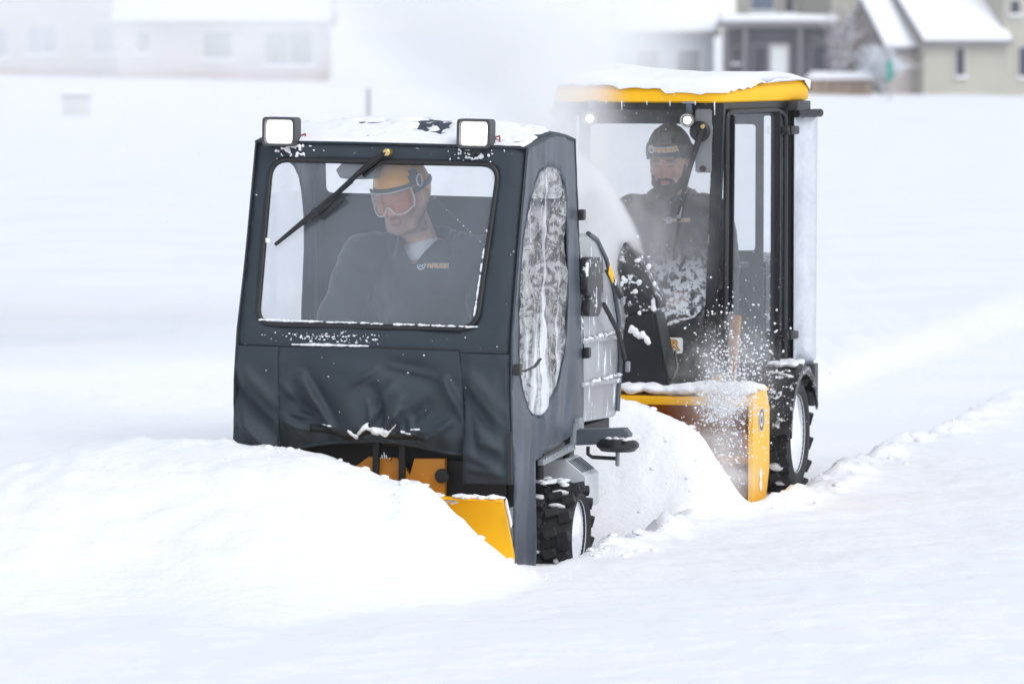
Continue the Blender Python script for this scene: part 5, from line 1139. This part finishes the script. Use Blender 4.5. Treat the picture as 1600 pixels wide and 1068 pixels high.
q = text_mesh('WALKER', .025, .0002, .95, .001); q.transform(Matrix.Translation((.018, 0, 0))); flat_on_head(q, M['orange_print'], .085, 'lettering', .005)
q = text_mesh('WALKER', .025, .0001, .95, .0028); q.transform(Matrix.Translation((.018, 0, 0))); flat_on_head(q, M['white'], .085, 'lettering_outline', .0035)
bm = bmesh.new(); b_ell(bm, (0, -.060, -.098), (.044, .042, .042), hm); b_ell(bm, (0, -.045, -.125), (.036, .034, .036), hm)
for s in (-1, 1): b_cap(bm, (s * .066, .0, -.005), (s * .054, -.030, -.070), .014, .022, hm); b_cap(bm, (s * .050, -.035, -.070), (s * .02, -.070, -.098), .026, .024, hm); b_cap(bm, (s * .004, -.098, -.0425), (s * .028, -.088, -.050), .0065, .008, hm); b_cap(bm, (s * .030, -.086, -.052), (s * .032, -.078, -.080), .009, .014, hm)
remesh('beard', bm, .005, M['hair'], rt, 2, lambda co: .004 * fbm(co[:, 0] * 70, co[:, 1] * 70, co[:, 2] * 40, o=3, s=3))

# ------------------------------------------------------------------ blowing snow
def puff(name, label, loc, rad, density, nscale, lo=.42, hi=.62, rot=(0, 0, 0), power=1.0, floor=0.0, stretch=(1, 1, 1), seed=0):
    m, n, o = _nodes(name)
    pv = n.nodes.new('ShaderNodeVolumePrincipled'); pv.inputs['Color'].default_value = (.992, .995, 1, 1); pv.inputs['Anisotropy'].default_value = .0
    tc = n.nodes.new('ShaderNodeTexCoord'); ln = n.nodes.new('ShaderNodeVectorMath'); ln.operation = 'LENGTH'; L(n, tc.outputs['Object'], ln.inputs[0])
    mr = n.nodes.new('ShaderNodeMapRange'); mr.interpolation_type = 'SMOOTHSTEP'; L(n, ln.outputs['Value'], mr.inputs[0]); mr.inputs[1].default_value = 1.0; mr.inputs[2].default_value = .25 * power; mr.inputs[3].default_value = 0; mr.inputs[4].default_value = 1
    g = n.nodes.new('ShaderNodeNewGeometry'); mp = n.nodes.new('ShaderNodeMapping'); mp.inputs['Location'].default_value = (seed * 3.7, seed * 2.1, seed); mp.inputs['Scale'].default_value = stretch; L(n, g.outputs['Position'], mp.inputs[0])
    t = n.nodes.new('ShaderNodeTexNoise'); t.inputs['Scale'].default_value = nscale; t.inputs['Detail'].default_value = 4; t.inputs['Roughness'].default_value = .6; t.inputs['Distortion'].default_value = .6; L(n, mp.outputs[0], t.inputs['Vector'])
    r = n.nodes.new('ShaderNodeMapRange'); r.interpolation_type = 'SMOOTHSTEP'; L(n, t.outputs[0], r.inputs[0]); r.inputs[1].default_value = lo; r.inputs[2].default_value = hi; r.inputs[3].default_value = floor; r.inputs[4].default_value = 1
    a = n.nodes.new('ShaderNodeMath'); a.operation = 'MULTIPLY'; L(n, mr.outputs[0], a.inputs[0]); L(n, r.outputs[0], a.inputs[1])
    b = n.nodes.new('ShaderNodeMath'); b.operation = 'MULTIPLY'; L(n, a.outputs[0], b.inputs[0]); b.inputs[1].default_value = density
    L(n, b.outputs[0], pv.inputs['Density']); L(n, pv.outputs[0], o.inputs['Volume'])
    bm = bmesh.new(); bmesh.ops.create_icosphere(bm, subdivisions=3, radius=1); ob = fin(bm, name, m, None)
    ob.location = loc; ob.scale = rad; ob.rotation_euler = rot; tag(ob, label, 'snow', kind='stuff'); return ob
puff('snow_drift_cloud', 'broad white cloud of blown snow drifting behind both tractors', (-2.2, 36, 2.9), (4.4, 6.0, 1.9), .44, .55, .36, .64, floor=.12, seed=1)
puff('snow_plume', 'tall white plume thrown up from the blower chute', (-.10, 26.5, 2.60), (1.45, .9, .75), 4.5, 1.6, .30, .60, rot=(0, R(28), 0), floor=.3, seed=2)
puff('snow_jet', 'dense jet of white snow streaming from the chute mouth', (.28, 24.55, 1.44), (.54, .22, .28), 90, 3.0, .25, .5, rot=(0, R(52), 0), floor=.8, power=3.0, seed=3)
puff('snow_mist', 'thick white mist below the chute beside the silver engine cover', (.40, 24.48, .98), (.18, .16, .62), 80, 3.0, .25, .55, floor=.5, power=2.0, seed=4)
puff('snow_wisp', 'thin wisps of powder drifting across the yellow roofed cab windscreen', (.60, 24.45, 1.40), (.55, .30, .70), 2.6, 4.5, .42, .66, floor=.10, stretch=(1, 1, .6), seed=5)
puff('snow_veil', 'white powder veil fading the left end of the yellow roof', (.22, 24.5, 1.85), (.42, .4, .60), 8.0, 2.5, .30, .6, floor=.3, seed=9)
puff('powder_burst', 'burst of fine powder over the right end of the blower', (1.05, 23.95, .66), (.34, .22, .40), 4.0, 6.0, .42, .62, floor=.1, seed=6)
puff('powder_spill', 'powder boiling out of the blower mouth', (.98, 23.88, .24), (.28, .22, .30), 7.0, 6.0, .36, .58, floor=.15, seed=7)
# grains of snow in the air
def grains(name, label, pts):
    tag(link(name, lump_mesh(name, [(x, y, z, r, r * random.uniform(.6, 1), r * random.uniform(.7, 1.2)) for (x, y, z, r) in pts], 3, 1, .3), M['snow']), label, 'snow', kind='stuff')
gp = []
for k in range(5200):
    a = random.gauss(.95, .5); d = abs(random.gauss(0, .26)); x = 1.00 + d * math.cos(a) * .62 + random.gauss(0, .05); z = .50 + d * math.sin(a) + random.gauss(0, .03)
    gp.append((x, 23.90 + random.gauss(0, .07), max(.35, z), .0011 + .0062 * random.random() ** 5))
for k in range(1100): gp.append((random.gauss(1.04, .09), 23.86 + random.gauss(0, .06), random.gauss(.42, .12), .0012 + .005 * random.random() ** 4))
for k in range(250): gp.append((random.gauss(.45, .25), 24.3 + random.gauss(0, .1), random.gauss(1.5, .3), .001 + .002 * random.random()))
grains('snow_spray', 'white grains of snow flying up from the right end of the blower', gp)
gp = [(random.uniform(-3.4, -.9), random.uniform(26, 33), random.uniform(1.2, 2.9), .002 + .004 * random.random() ** 3) for k in range(260)] + [(random.gauss(-1.35, .18), random.uniform(25, 28), random.gauss(2.13, .09), .0012 + .003 * random.random() ** 3) for k in range(420)]
grains('drifting_flakes', 'scattered white flakes drifting over the field behind the fabric cab', gp)
# thin frosty air over the whole place
bm = bmesh.new(); b_box(bm, (0, 130, 6), (420, 460, 16)); hz = fin(bm, 'haze', None, None, 0); tag(hz, 'thin pale frosty haze hanging over the whole snow field', 'haze', kind='stuff')
m, n, o = _nodes('haze_air'); pv = n.nodes.new('ShaderNodeVolumePrincipled'); pv.inputs['Color'].default_value = (.95, .97, 1, 1); pv.inputs['Density'].default_value = .0003; L(n, pv.outputs[0], o.inputs['Volume']); hz.data.materials.append(m)
